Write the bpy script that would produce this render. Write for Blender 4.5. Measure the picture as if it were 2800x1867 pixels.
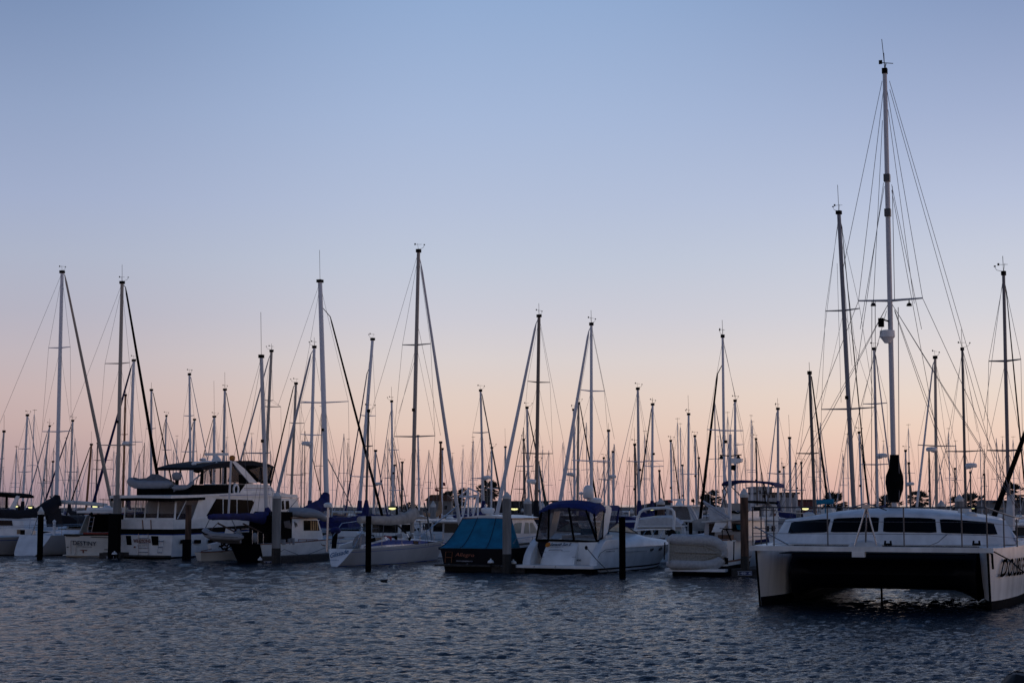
import bpy, bmesh, math, random
import numpy as np
from mathutils import Vector, Matrix
for o in list(bpy.data.objects): bpy.data.objects.remove(o)
S = bpy.context.scene; C = S.collection
RND = random.Random(11)
V = Vector

# ------------------------------------------------------------------ camera, sky, exposure
H = 3.3                     # eye height over the water, metres
FPX = 60/36*2800            # focal length in photograph pixels
TH = math.atan(442/FPX)     # pitched up: horizon at row 1375
cd = bpy.data.cameras.new('camera'); cam = bpy.data.objects.new('camera', cd); C.objects.link(cam)
cd.lens = 60; cd.sensor_width = 36; cd.sensor_fit = 'HORIZONTAL'; cd.clip_start = .5; cd.clip_end = 6000
cam.location = (0, 0, H); cam.rotation_euler = (math.pi/2+TH, 0, 0); S.camera = cam
S.view_settings.view_transform = 'Standard'; S.view_settings.look = 'None'
S.view_settings.exposure = 0; S.view_settings.gamma = 1
S.render.resolution_x, S.render.resolution_y = 1024, 682

def lin(h):
    h = h.lstrip('#'); r = []
    for i in (0, 2, 4):
        c = int(h[i:i+2], 16)/255
        r.append(c/12.92 if c <= .04045 else ((c+.055)/1.055)**2.4)
    return (*r, 1)

W = bpy.data.worlds.new('World'); S.world = W; W.use_nodes = True
nt = W.node_tree; nt.nodes.clear(); N = nt.nodes; LK = nt.links
def nd(t, **k):
    n = N.new(t)
    for a, b in k.items(): setattr(n, a, b)
    return n
tc = nd('ShaderNodeTexCoord'); sx = nd('ShaderNodeSeparateXYZ'); LK.new(tc.outputs['Generated'], sx.inputs[0])
def mth(op, a, b=None, clamp=False):
    n = nd('ShaderNodeMath', operation=op, use_clamp=clamp)
    for i, v in enumerate((a, b)):
        if v is None: continue
        if isinstance(v, (int, float)): n.inputs[i].default_value = v
        else: LK.new(v, n.inputs[i])
    return n.outputs[0]
zz = mth('POWER', mth('MAXIMUM', sx.outputs[2], 0.0), .5)
def rampnode(stops):
    n = nd('ShaderNodeValToRGB'); e = n.color_ramp.elements
    while len(e) > 1: e.remove(e[-1])
    for i, (row, col) in enumerate(stops):
        if row <= -9: pos = 1.0
        elif row < 0: pos = math.sqrt(-row)
        else: pos = math.sqrt(max(0, math.sin(TH+math.atan((933.5-row)/FPX))))
        if i == 0: e[0].position = pos; e[0].color = lin(col)
        else:
            q = e.new(pos); q.color = lin(col)
    LK.new(zz, n.inputs[0]); return n.outputs[0]
SKY_M = [(1376,'#c9a49f'),(1330,'#d5afa8'),(1260,'#debbae'),(1170,'#e3c9bb'),(1080,'#e1cec4'),(980,'#d9d0cf'),(870,'#cccbd5'),(720,'#bfc7d8'),(560,'#b4c0d9'),(330,'#a6b8d8'),(0,'#92abd1'),(-.45,'#4b6c9f'),(-9,'#223860')]
SKY_L = [(1376,'#93808b'),(1330,'#a68f98'),(1260,'#b79d9f'),(1170,'#c4aba9'),(1080,'#c6b2b2'),(980,'#c0b5bb'),(870,'#b5b3c1'),(720,'#adb4c8'),(560,'#a2aecb'),(330,'#92a3c4'),(0,'#788eb4'),(-.45,'#446390'),(-9,'#223860')]
SKY_R = [(1376,'#d6aaa0'),(1330,'#e2b8ab'),(1260,'#ebc6b5'),(1170,'#eed2c1'),(1080,'#ead8cc'),(980,'#e2d8d6'),(870,'#d4d3da'),(720,'#c7ccdb'),(560,'#b7c1da'),(330,'#a1afcf'),(0,'#8498be'),(-.45,'#4b6c9f'),(-9,'#223860')]
def mix(f, a, b):
    n = nd('ShaderNodeMix', data_type='RGBA'); LK.new(f, n.inputs[0]); LK.new(a, n.inputs[6]); LK.new(b, n.inputs[7]); return n.outputs[2]
def sm(v, a, b):
    n = nd('ShaderNodeMapRange', interpolation_type='SMOOTHSTEP'); LK.new(v, n.inputs[0]); n.inputs[1].default_value = a; n.inputs[2].default_value = b; return n.outputs[0]
az = sx.outputs[0]
cm, cl, cr = rampnode(SKY_M), rampnode(SKY_L), rampnode(SKY_R)
col = mix(sm(az, -.02, -.30), cm, cl)
col = mix(sm(az, .02, .30), col, cr)
# the afterglow is ahead and to the right; the sky behind the camera is already darker
back = nd('ShaderNodeMapRange', interpolation_type='SMOOTHSTEP'); LK.new(sx.outputs[1], back.inputs[0])
back.inputs[1].default_value = -.7; back.inputs[2].default_value = .75; back.inputs[3].default_value = .80; back.inputs[4].default_value = 1.0
dt = nd('ShaderNodeVectorMath', operation='DOT_PRODUCT'); LK.new(tc.outputs['Generated'], dt.inputs[0]); dt.inputs[1].default_value = (.75, .66, .05)
glow = nd('ShaderNodeMix', data_type='RGBA', blend_type='ADD'); LK.new(mth('MULTIPLY', mth('POWER', mth('MAXIMUM', dt.outputs['Value'], 0.0), 60.0), 1.0), glow.inputs[0])
LK.new(col, glow.inputs[6]); glow.inputs[7].default_value = (.55, .26, .11, 1); col = glow.outputs[2]
bg = nd('ShaderNodeBackground'); LK.new(col, bg.inputs[0]); LK.new(back.outputs[0], bg.inputs[1])
wo = nd('ShaderNodeOutputWorld'); LK.new(bg.outputs[0], wo.inputs[0])

sl = bpy.data.lights.new('sun', 'SUN'); sl.energy = .07; sl.angle = math.radians(16); sl.color = (1, .70, .50)
so = bpy.data.objects.new('sun', sl); C.objects.link(so)
so.rotation_euler = V((-.74, -.67, -.07)).to_track_quat('-Z', 'Y').to_euler()

# ------------------------------------------------------------------ helpers
def ray(px, py):
    u = (px-1400)/FPX; v = (933.5-py)/FPX
    return V((u, math.cos(TH)-v*math.sin(TH), math.sin(TH)+v*math.cos(TH)))
def P(px, py, Y):
    d = ray(px, py); return V((0, 0, H))+d*(Y/d.y)

class Frame:
    """a thing's own axes: x across, y ahead, z up; heading psi degrees clockwise from straight ahead"""
    def __init__(s, x, y, psi, z=0):
        s.m = Matrix.Translation((x, y, z)) @ Matrix.Rotation(-math.radians(psi), 4, 'Z'); s.i = s.m.inverted()
        s.loc = V((x, y, z)); s.rz = -math.radians(psi)
    def pl(s, p0, n, px, py):
        o = s.i @ V((0, 0, H)); d = s.i.to_3x3() @ ray(px, py); n = V(n)
        return o+d*((V(p0)-o).dot(n)/d.dot(n))
    def on(s, ax, val, px, py):
        n = V((0, 0, 0)); n[ax] = 1; return s.pl(n*val, n, px, py)
def place(pxl, pxr, Y, psi, row=1500):
    a, b = ray(pxl, row), ray(pxr, row); ul, ur = a.x/a.y, b.x/b.y; p = math.radians(psi)
    hb = (ur-ul)*Y/(2*math.cos(p)+(ur+ul)*math.sin(p))
    return Frame(ur*Y-hb*(math.cos(p)+ur*math.sin(p)), Y, psi), hb

class MB:
    def __init__(s): s.v = []; s.f = []; s.mi = []
    def add(s, vs, fs, m=0):
        b = len(s.v); s.v += [tuple(p) for p in vs]
        for f in fs: s.f.append([b+i for i in f]); s.mi.append(m)
        return s
    def box(s, lo, hi, m=0, R=None, c=(0, 0, 0)):
        p = [V((x, y, z)) for x in (lo[0], hi[0]) for y in (lo[1], hi[1]) for z in (lo[2], hi[2])]
        if R is not None: p = [R @ q+V(c) for q in p]
        return s.add(p, [(0,1,3,2),(4,6,7,5),(0,4,5,1),(2,3,7,6),(0,2,6,4),(1,5,7,3)], m)
    def prism(s, pts, d, m=0):
        n = len(pts); d = V(d); vs = [V(p) for p in pts]+[V(p)+d for p in pts]
        return s.add(vs, [list(range(n)), list(range(2*n-1, n-1, -1))]+[(i, (i+1) % n, n+(i+1) % n, n+i) for i in range(n)], m)
    def tube(s, pts, r, n=8, m=0, caps=True, flat=1.0):
        pts = [V(p) for p in pts]; rs = r if isinstance(r, (list, tuple)) else [r]*len(pts)
        vs = []; k = len(pts)
        for i, p in enumerate(pts):
            t = (pts[min(i+1, k-1)]-pts[max(i-1, 0)]).normalized()
            a = V((0, 0, 1)) if abs(t.z) < .9 else V((0, 1, 0))
            e = t.cross(a).normalized(); g = t.cross(e).normalized()
            for j in range(n):
                w = 2*math.pi*j/n; vs.append(p+(e*math.cos(w)+g*math.sin(w)*flat)*rs[i])
        fs = [(i*n+j, i*n+(j+1) % n, (i+1)*n+(j+1) % n, (i+1)*n+j) for i in range(k-1) for j in range(n)]
        if caps: fs += [list(range(n-1, -1, -1)), list(range((k-1)*n, k*n))]
        return s.add(vs, fs, m)
    def loft(s, rings, m=0, closed=True, caps=True):
        n = len(rings[0]); vs = [p for r in rings for p in r]; fs = []
        for i in range(len(rings)-1):
            for j in range(n if closed else n-1):
                fs.append((i*n+j, i*n+(j+1) % n, (i+1)*n+(j+1) % n, (i+1)*n+j))
        if caps and closed: fs += [list(range(n-1, -1, -1)), list(range((len(rings)-1)*n, len(rings)*n))]
        return s.add(vs, fs, m)
    def lathe(s, prof, c=(0, 0, 0), n=16, m=0, sx=1, sy=1, rot=0):
        c = V(c); return s.loft([[c+V((r*sx*math.cos(2*math.pi*j/n+rot), r*sy*math.sin(2*math.pi*j/n+rot), z)) for j in range(n)] for r, z in prof], m)
    def ball(s, c, rx, ry=None, rz=None, n=12, m=0):
        ry = ry or rx; rz = rz or rx
        return s.lathe([(max(1e-3, math.sin(math.pi*i/n)), -math.cos(math.pi*i/n)*rz) for i in range(n+1)], c, n, m, rx, ry)
    def build(s, name, mats, parent=None, smooth=40):
        me = bpy.data.meshes.new(name); me.from_pydata(s.v, [], s.f)
        mats = mats if isinstance(mats, (list, tuple)) else [mats]
        for q in mats: me.materials.append(q)
        if len(mats) > 1: me.polygons.foreach_set('material_index', s.mi)
        bm = bmesh.new(); bm.from_mesh(me); bmesh.ops.recalc_face_normals(bm, faces=bm.faces); bm.to_mesh(me); bm.free()
        if smooth:
            me.polygons.foreach_set('use_smooth', [True]*len(me.polygons)); me.set_sharp_from_angle(angle=math.radians(smooth))
        o = bpy.data.objects.new(name, me); C.objects.link(o)
        if parent is not None: o.parent = parent
        return o
def tag(o, label=None, cat=None, group=None, kind=None):
    for k, v in (('label', label), ('category', cat), ('group', group), ('kind', kind)):
        if v: o[k] = v
    return o
def thing(name, label, cat, f, group=None):
    o = bpy.data.objects.new(name, None); o.empty_display_size = .3; C.objects.link(o)
    o.location = f.loc; o.rotation_euler = (0, 0, f.rz); return tag(o, label, cat, group)
def lerp(a, b, t): return a+(b-a)*t
def poly(f, ax, val, pts): return [f.on(ax, val, *p) for p in pts]

# ------------------------------------------------------------------ materials
MATS = {}
def mat(name, col, rough=.5, metal=0, var=.12, scale=3.0, bump=0, bscale=40, spec=.5, streak=False, emit=None, alpha=1, col2=None, c2amt=.5):
    m = bpy.data.materials.new(name); m.use_nodes = True; t = m.node_tree; b = t.nodes['Principled BSDF']
    b.inputs['Roughness'].default_value = rough; b.inputs['Metallic'].default_value = metal; b.inputs['Specular IOR Level'].default_value = spec
    c = col if isinstance(col, tuple) else lin(col)
    co = t.nodes.new('ShaderNodeTexCoord'); mp = t.nodes.new('ShaderNodeMapping'); t.links.new(co.outputs['Object'], mp.inputs[0])
    mp.inputs['Scale'].default_value = (scale, scale, scale*(.12 if streak else 1))
    nz = t.nodes.new('ShaderNodeTexNoise'); nz.inputs['Detail'].default_value = 6; nz.inputs['Scale'].default_value = 1; t.links.new(mp.outputs[0], nz.inputs[0])
    rp = t.nodes.new('ShaderNodeValToRGB'); t.links.new(nz.outputs[0], rp.inputs[0])
    e = rp.color_ramp.elements; e[0].position = .3; e[1].position = .7
    d = lin(col2) if col2 else tuple(x*(1-2*var) for x in c[:3])+(1,)
    e[0].color = d; e[1].color = tuple(min(1, x*(1+var*.5)) for x in c[:3])+(1,)
    t.links.new(rp.outputs[0], b.inputs['Base Color'])
    if bump:
        n2 = t.nodes.new('ShaderNodeTexNoise'); n2.inputs['Scale'].default_value = bscale; n2.inputs['Detail'].default_value = 3; t.links.new(co.outputs['Object'], n2.inputs[0])
        bp = t.nodes.new('ShaderNodeBump'); bp.inputs['Strength'].default_value = bump; bp.inputs['Distance'].default_value = .03
        t.links.new(n2.outputs[0], bp.inputs['Height']); t.links.new(bp.outputs[0], b.inputs['Normal'])
    if emit:
        b.inputs['Emission Color'].default_value = lin(emit[0]); b.inputs['Emission Strength'].default_value = emit[1]
    b.inputs['Alpha'].default_value = alpha
    MATS[name] = m; return m
white = mat('gelcoat_white', (.84,.84,.82,1), .32, var=.10, scale=1.6)
cream = mat('gelcoat_cream', (.66,.63,.56,1), .4, var=.09, scale=1.2)
greyhull = mat('gelcoat_grey', (.48,.47,.47,1), .35, var=.07, scale=1)
deckw = mat('deck_white', (.62,.62,.60,1), .6, var=.1, scale=4)
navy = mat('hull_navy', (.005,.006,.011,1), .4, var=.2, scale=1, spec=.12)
black = mat('black_rubber', (.005,.005,.006,1), .8, var=.3, scale=8, spec=.08)
boot = mat('antifoul_dark', (.007,.008,.012,1), .85, var=.3, scale=3, spec=.05)
bluestripe = mat('stripe_blue', (.010,.07,.34,1), .6, spec=.25)
glass = mat('tinted_glass', (.004,.005,.007,1), .1, var=.1, spec=.2)
cabinglass = mat('cabin_glass', (.003,.004,.006,1), .07, var=.3, scale=2, spec=.10)
worn = mat('gelcoat_weathered', (.80,.80,.78,1), .38, var=.13, scale=2.2, streak=True)
paleglass = mat('pale_glass', (.26,.36,.34,1), .25, var=.2, scale=2, spec=.12)
panelglass = mat('smoked_glass', (.003,.0035,.005,1), .2, var=.1, spec=.02)
vinyl = mat('clear_vinyl', (.09,.09,.11,1), .12, var=.3, scale=3, alpha=.34, spec=.3)
alu = mat('mast_aluminium', (.50,.51,.54,1), .42, .25, var=.08, scale=1.5, streak=True)
aluw = mat('mast_white', (.70,.71,.74,1), .38, var=.06, scale=1.5, streak=True)
alud = mat('mast_dark', (.085,.085,.09,1), .4, .2, var=.15, scale=1.5, streak=True)
alut = mat('mast_tan', (.40,.35,.29,1), .45, var=.1, scale=1.5, streak=True)
wire = mat('rigging_wire', (.13,.13,.14,1), .5, .4)
steel = mat('stainless', (.45,.45,.46,1), .25, .8)
wood = mat('varnished_wood', (.26,.085,.022,1), .4, var=.3, scale=3, streak=True)
sblue = mat('canvas_blue', (.006,.012,.115,1), .85, var=.25, scale=4, bump=.5, bscale=7)
snavy = mat('canvas_navy', (.004,.0045,.012,1), .9, var=.3, scale=4, bump=.5, bscale=7)
sroyal = mat('canvas_royal', (.010,.024,.16,1), .85, var=.2, scale=4, bump=.3, bscale=7)
steal = mat('canvas_teal', (.004,.18,.30,1), .85, var=.14, scale=2.5, bump=.5, bscale=2.2)
sgrey = mat('canvas_grey', (.42,.39,.36,1), .9, var=.15, scale=3, bump=.7, bscale=6)
sslate = mat('canvas_slate', (.17,.165,.17,1), .9, var=.2, scale=4, bump=.6, bscale=5)
sbeige = mat('canvas_beige', (.36,.24,.15,1), .9, var=.15, scale=3, bump=.5, bscale=6)
sblack = mat('canvas_black', (.004,.004,.005,1), .9, var=.3, scale=4, spec=.06)
sgreen = mat('canvas_green', (.02,.05,.045,1), .9, var=.2, scale=4)
swhite = mat('sail_white', (.60,.60,.60,1), .8, var=.12, scale=4, bump=.4, bscale=9)
pvc = mat('inflatable_grey', (.30,.30,.315,1), .6, var=.1, scale=5)
pvcold = mat('inflatable_stained', (.54,.53,.52,1), .65, var=.13, scale=9, bump=.1, bscale=60)
fibre = mat('dinghy_bottom', (.40,.36,.30,1), .75, var=.2, scale=14, bump=.15, bscale=70)
concrete = mat('concrete_pile', (.29,.28,.27,1), .9, var=.25, scale=3, bump=.6, bscale=18, streak=True)
capw = mat('pile_cap', (.62,.61,.58,1), .6, var=.15, scale=4)
pilew = mat('timber_pile', (.12,.065,.042,1), .85, var=.45, scale=7, bump=.7, bscale=15, streak=True)
piled = mat('tarred_pile', (.005,.0045,.0045,1), .9, var=.4, scale=5, spec=.05)
wet = mat('wet_pile', (.012,.011,.010,1), .6, var=.4, scale=5, bump=.6, bscale=15)
dock = mat('dock_planks', (.05,.045,.042,1), .85, var=.35, scale=6)
signb = mat('sign_blue', (.012,.035,.13,1), .5)
red = mat('red_paint', (.30,.03,.012,1), .5)
orange = mat('orange_plastic', (.62,.20,.008,1), .5)
txtdark = mat('letter_dark', (.012,.018,.04,1), .5)
txtblue = mat('letter_blue', (.012,.10,.22,1), .5)
txtwhite = mat('letter_white', (.5,.53,.6,1), .5)
txtred = mat('letter_gold', (.42,.13,.07,1), .5)
txtrusty = mat('letter_red', (.16,.02,.008,1), .5)
lampm = mat('lamp_glow', (.8,.8,.5,1), .5, emit=('#f4efa0', 1.3))
leaf = mat('palm_leaf', (.03,.035,.022,1), .8, var=.4, scale=6)
bark = mat('palm_bark', (.06,.045,.035,1), .9, var=.3, scale=5)
wallg = mat('wall_grey', (.23,.225,.225,1), .9, var=.12, scale=.5)
wallp = mat('wall_pale', (.42,.41,.42,1), .9, var=.1, scale=.5)
roofb = mat('roof_brown', (.14,.065,.04,1), .9, var=.3, scale=1)
roofd = mat('roof_dark', (.03,.03,.033,1), .9, var=.3, scale=1)
rock = mat('wet_rock', (.02,.02,.021,1), .7, var=.4, scale=2, bump=.8, bscale=4)
birdm = mat('bird_dark', (.02,.02,.022,1), .8)
birdw = mat('bird_white', (.5,.5,.5,1), .8)
flagr = mat('flag_red', (.35,.06,.06,1), .8)
pane_infill = mat('window_curtain', (.55,.48,.36,1), .8)
sunsetgleam = mat('painted_sunset_gleam', (.62,.36,.15,1), .8)  # orange base colour paints in a sunset reflection on glass
txtblack = mat('letter_black', (.004,.004,.005,1), 1, spec=0)
redbox = mat('container_red', (.16,.035,.03,1), .7)

def txt(s, pmap, parent, m, name='lettering', shear=0, bold=0, ext=.0):
    """text as a mesh; pmap maps (0..1 across, 0..1 up) to the parent's space"""
    cu = bpy.data.curves.new('t', 'FONT'); cu.body = s; cu.shear = shear; cu.offset = bold; cu.resolution_u = 3
    o = bpy.data.objects.new('t', cu); C.objects.link(o); bpy.context.view_layer.update()
    me = bpy.data.meshes.new_from_object(o); bpy.data.objects.remove(o); bpy.data.curves.remove(cu)
    xs = [v.co.x for v in me.vertices]; ys = [v.co.y for v in me.vertices]; x0, x1, y0, y1 = min(xs), max(xs), min(ys), max(ys)
    for v in me.vertices: v.co = pmap((v.co.x-x0)/(x1-x0), (v.co.y-y0)/(y1-y0))
    me.name = name; me.materials.clear(); me.materials.append(m)
    q = bpy.data.objects.new(name, me); C.objects.link(q); q.parent = parent; return q
def rect_map(f, p0, n, bl, br, tl, off=.012):
    a, b, c = (f.pl(p0, n, *q) for q in (bl, br, tl)); nn = V(n).normalized()
    cl = f.i @ V((0, 0, H))
    if (cl-a).dot(nn) < 0: nn = -nn
    return lambda x, y: a+(b-a)*x+(c-a)*y+nn*off

# ------------------------------------------------------------------ hull
def hull(T, L, b, zs, zb, mats, strips, fr, stern=.9, smax=.4, p=2.2, wl=.85, ws=None, sr=(0, 0), br=1.0, deck=0, n=16, y0=0, name='hull', bulge=1.3, sheer=1.6):
    m = MB(); ws = wl if ws is None else ws; R = []
    for i in range(n+1):
        s = i/n; s = s if s < .5 else .5+.5*(1-(1-(s-.5)*2)**1.5)
        k = lerp(stern, 1, math.sin(min(1, s/smax)*math.pi/2)) if s < smax else max(.012, 1-((s-smax)/(1-smax))**p)
        bd = b*k; w = lerp(ws, wl, min(1, s*3))*(1-.45*s**3); bw = max(.01, bd*w)
        zd = zs+(zb-zs)*s**sheer; yd = y0+lerp(sr[0], L, s); yw = y0+lerp(sr[1], L-br, s)
        q = []
        for t in fr: q.append((bw+(bd-bw)*(1-t)**bulge, lerp(yd, yw, t), zd*(1-t)))
        q += [(bw*.85, yw, -.35), (.005, yw, -.6)]
        R.append(q)
    k = len(R[0])
    vs = [V(p_) for q in R for p_ in q]+[V((-p_[0], p_[1], p_[2])) for q in R for p_ in q]; o = len(R)*k
    F = []; M_ = []
    for i in range(len(R)-1):
        for j in range(k-1):
            a, c = i*k+j, (i+1)*k+j; mi = strips[min(j, len(strips)-1)]
            F.append((a, a+1, c+1, c)); M_.append(mi); F.append((o+a, o+c, o+c+1, o+a+1)); M_.append(mi)
        F.append((i*k, (i+1)*k, o+(i+1)*k, o+i*k)); M_.append(deck)
    for j in range(k-1):
        F.append((j, o+j, o+j+1, j+1)); M_.append(strips[min(j, len(strips)-1)])
    m.v = [tuple(x) for x in vs]; m.f = [list(x) for x in F]; m.mi = M_
    ob = m.build(name, mats, T, smooth=35)
    return ob, R

# ------------------------------------------------------------------ rig, drawn from where its parts stand on the mast's own planes
def rig(f, T, ym, top, base, w, m, spread=(), stay=None, back=None, radar=None, vane=0, whip=0, deck=1.1, hb=1.5, shroud=True, extra=(), lamp=True, wr=.0095):
    pt, pb = f.on(1, ym, *top), f.on(1, ym, *base)
    d = (pb-pt)/(pb.z-pt.z); p0 = pt+d*(deck-pt.z)
    Y = (f.m @ p0).y; r = w/2*Y/FPX
    M_ = MB().tube([p0, lerp(p0, pt, .6), pt], [r, r, r*.85], 10).build('mast', m, T)
    at = lambda z: pt+d*(z-pt.z)
    hd = MB(); hd.box((-r*1.0, -r*1.15, -.16), (r*1.0, r*1.15, .03), c=pt, R=Matrix.Identity(3))
    if vane:
        s = vane*RND.uniform(.55, 1.25)
        hd.tube([pt, pt+V((-.08*s, 0, .36))], .008, 5); hd.tube([pt+V((-.26, 0, .33)), pt+V((.20, 0, .30))], .009, 5)
        hd.box((-.27, -.012, .29), (-.19, .012, .39), c=pt, R=Matrix.Identity(3))
        hd.tube([pt, pt+V((s*.34, 0, .10)), pt+V((s*.42, 0, .24))], .010, 5); hd.lathe([(.01, -.03), (.05, -.02), (.05, .02), (.01, .04)], pt+V((s*.42, 0, .27)), 6)
    if not whip and RND.random() < .5: whip = RND.uniform(.4, 1.4)
    if whip: hd.tube([pt, pt+V((-.03*whip, 0, whip))], .013, 5)
    hd.build('masthead_gear', black, M_)
    sp = []
    for (py, xl, xr) in spread:
        z = f.on(1, ym, (xl+xr)/2, py).z; c = at(z)
        l = V((f.on(1, ym, xl, py).x, ym-.12, z+.03)); q = V((f.on(1, ym, xr, py).x, ym-.12, z+.03))
        MB().tube([l, c, q], [.028, .05, .028], 6).build('spreader', m, M_); sp.append((l, c, q))
    if shroud:
        for k in (0, 2):
            sgn = -1 if k == 0 else 1; ch = V((sgn*hb, ym-.25, deck))
            mb = MB().tube([at(pt.z-.3)]+[q[k] for q in sp]+[ch], wr, 5)
            if sp: mb.tube([sp[-1][1], ch+V((0, .4, 0))], wr, 5); mb.tube([sp[0][1], (sp[-1][k] if len(sp) > 1 else ch-V((0, .5, 0)))], wr*.8, 5)
            mb.build('shroud', wire, T)
    if back:
        a, b_ = f.on(0, pt.x, back[0], back[1]), f.on(0, pt.x*.3, back[2], back[3])
        MB().tube([at(pt.z-.1), b_], wr, 5).build('backstay', wire, T)
    if stay:
        a, b_ = f.on(0, pt.x, stay[0], stay[1]), f.on(0, p0.x, stay[2], stay[3]); rr = stay[4]*.41*(f.m @ b_).y/FPX
        if b_.z > deck+.2: b_ = b_+(b_-a)*((deck+.2-b_.z)/(b_.z-a.z))
        up = at(min(pt.z-.15, a.z+.6)); pts = [a+(b_-a)*t for t in (0, .03, .3, .7, .93, 1)]
        MB().tube([up]+pts, [.02, .03, rr*.55, rr*.75, rr, rr, rr*.4], 8).build('furled_jib', stay[5], T)
    for (a0, a1, b0, b1) in extra:
        MB().tube([f.on(0, pt.x, a0, a1), f.on(0, p0.x, b0, b1)], wr, 5).build('line', wire, T)
    if radar:
        z = f.on(1, ym, base[0], radar[0]).z; c = at(z)+V((radar[1]*(r+.32), 0, 0))
        rd = MB().lathe([(.02, -.13), (.30, -.13), (.34, -.06), (.34, .05), (.26, .12), (.02, .14)], c, 14)
        rd.tube([at(z-.2), c+V((0, 0, -.14))], .05, 6); rd.build('radar_dome', white, M_)
    if lamp and not radar and RND.random() < .4:
        z = lerp(deck, pt.z, RND.uniform(.40, .60)); MB().box((-.05, -r-.16, -.09), (.05, -r+.02, .08), c=at(z), R=Matrix.Identity(3)).build('steaming_light', black, M_)
    return p0, pt, at, M_
def cover(T, pts, rs, m, name='sail_cover', flat=1.25, n=10, parent=None):
    """a lumpy sail furled on its boom under a laced cover"""
    P_ = []; R_ = []
    for i in range(len(pts)-1):
        for k in range(5):
            t = k/5; P_.append(lerp(V(pts[i]), V(pts[i+1]), t)+V((0, 0, RND.uniform(-.012, .012)))); R_.append(lerp(rs[i], rs[i+1], t)*RND.uniform(.96, 1.04))
    P_.append(V(pts[-1])); R_.append(rs[-1])
    return MB().tube(P_, R_, n, flat=flat).build(name, m, T)

# ------------------------------------------------------------------ water: one sheet to the horizon, rippled near the camera
def make_water():
    ys = [-400, -100, 0, 12, 20]; y = 24.0
    while y < 150: ys.append(y); y += max(.065, .26*y*y/5633)
    while y < 3500: ys.append(y); y *= 1.12
    ys = np.array(ys); nx = 620; t = np.linspace(-1, 1, nx)
    half = np.where(ys < 20, 400, np.where(ys < 160, .38*np.abs(ys)+9, 40+1.2*ys))
    X = t[None, :]*half[:, None]; Yg = np.repeat(ys[:, None], nx, 1)
    dY = np.gradient(ys)[:, None]
    Z = np.zeros_like(X); rg = np.random.default_rng(5)
    for k in range(120):
        lam = .15*(15 ** rg.random()); th = rg.normal(.30, .62); ph = rg.random()*6.283
        kx, ky = math.sin(th)*2*math.pi/lam, math.cos(th)*2*math.pi/lam
        a = .073*lam/(2*math.pi)*np.minimum(1, (np.maximum(.19, 2.1*dY)/lam)**1.15)
        Z += np.clip(lam/(2.0*dY)-.7, 0, 1)*a*(np.sin(kx*X+ky*Yg+ph+.7*np.sin(.21*X+.17*Yg+k)))
    calm = .5+.5*np.sin(.11*X+.05*Yg+1.7*np.sin(.045*Yg+.06*X))*np.sin(.07*Yg*1.3-.05*X+.8+1.3*np.sin(.05*X)); Z *= .62+.62*np.clip(calm, 0, 1)
    Z += .006*np.sin(.55*X+1.9*Yg+np.sin(.3*Yg))+.006*np.sin(-.4*X+1.3*Yg+1.0)
    Z[(ys < 20) | (ys > 155)] = 0
    nr = len(ys); me = bpy.data.meshes.new('water')
    co = np.stack([X, Yg, Z], -1).reshape(-1, 3).astype(np.float32)
    i = np.arange((nr-1)*(nx-1)); r, c = i//(nx-1), i % (nx-1); a = r*nx+c
    q = np.stack([a, a+1, a+nx+1, a+nx], -1).astype(np.int32)
    me.vertices.add(len(co)); me.vertices.foreach_set('co', co.ravel())
    me.loops.add(q.size); me.loops.foreach_set('vertex_index', q.ravel())
    me.polygons.add(len(q)); me.polygons.foreach_set('loop_start', np.arange(0, q.size, 4, dtype=np.int32)); me.polygons.foreach_set('loop_total', np.full(len(q), 4, np.int32))
    me.polygons.foreach_set('use_smooth', np.ones(len(q), bool)); me.update(); me.validate()
    m = bpy.data.materials.new('harbour_water'); m.use_nodes = True; t_ = m.node_tree; b = t_.nodes['Principled BSDF']
    b.inputs['Base Color'].default_value = (.004, .008, .014, 1); b.inputs['Roughness'].default_value = .07; b.inputs['IOR'].default_value = 1.33
    b.inputs['Specular IOR Level'].default_value = .28; b.inputs['Specular Tint'].default_value = (.80, .90, 1, 1)
    co_ = t_.nodes.new('ShaderNodeTexCoord'); mp = t_.nodes.new('ShaderNodeMapping'); mp.inputs['Scale'].default_value = (4.0, 8.0, 1); mp.inputs['Rotation'].default_value = (0, 0, .25)
    t_.links.new(co_.outputs['Object'], mp.inputs[0])
    n1 = t_.nodes.new('ShaderNodeTexNoise'); n1.inputs['Scale'].default_value = 1.3; n1.inputs['Detail'].default_value = 5; n1.inputs['Roughness'].default_value = .6; t_.links.new(mp.outputs[0], n1.inputs[0])
    bp = t_.nodes.new('ShaderNodeBump'); bp.inputs['Strength'].default_value = 1.0; bp.inputs['Distance'].default_value = .085
    t_.links.new(n1.outputs[0], bp.inputs['Height']); t_.links.new(bp.outputs[0], b.inputs['Normal'])
    me.materials.append(m); o = bpy.data.objects.new('water', me); C.objects.link(o); o['kind'] = 'structure'
make_water()

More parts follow.
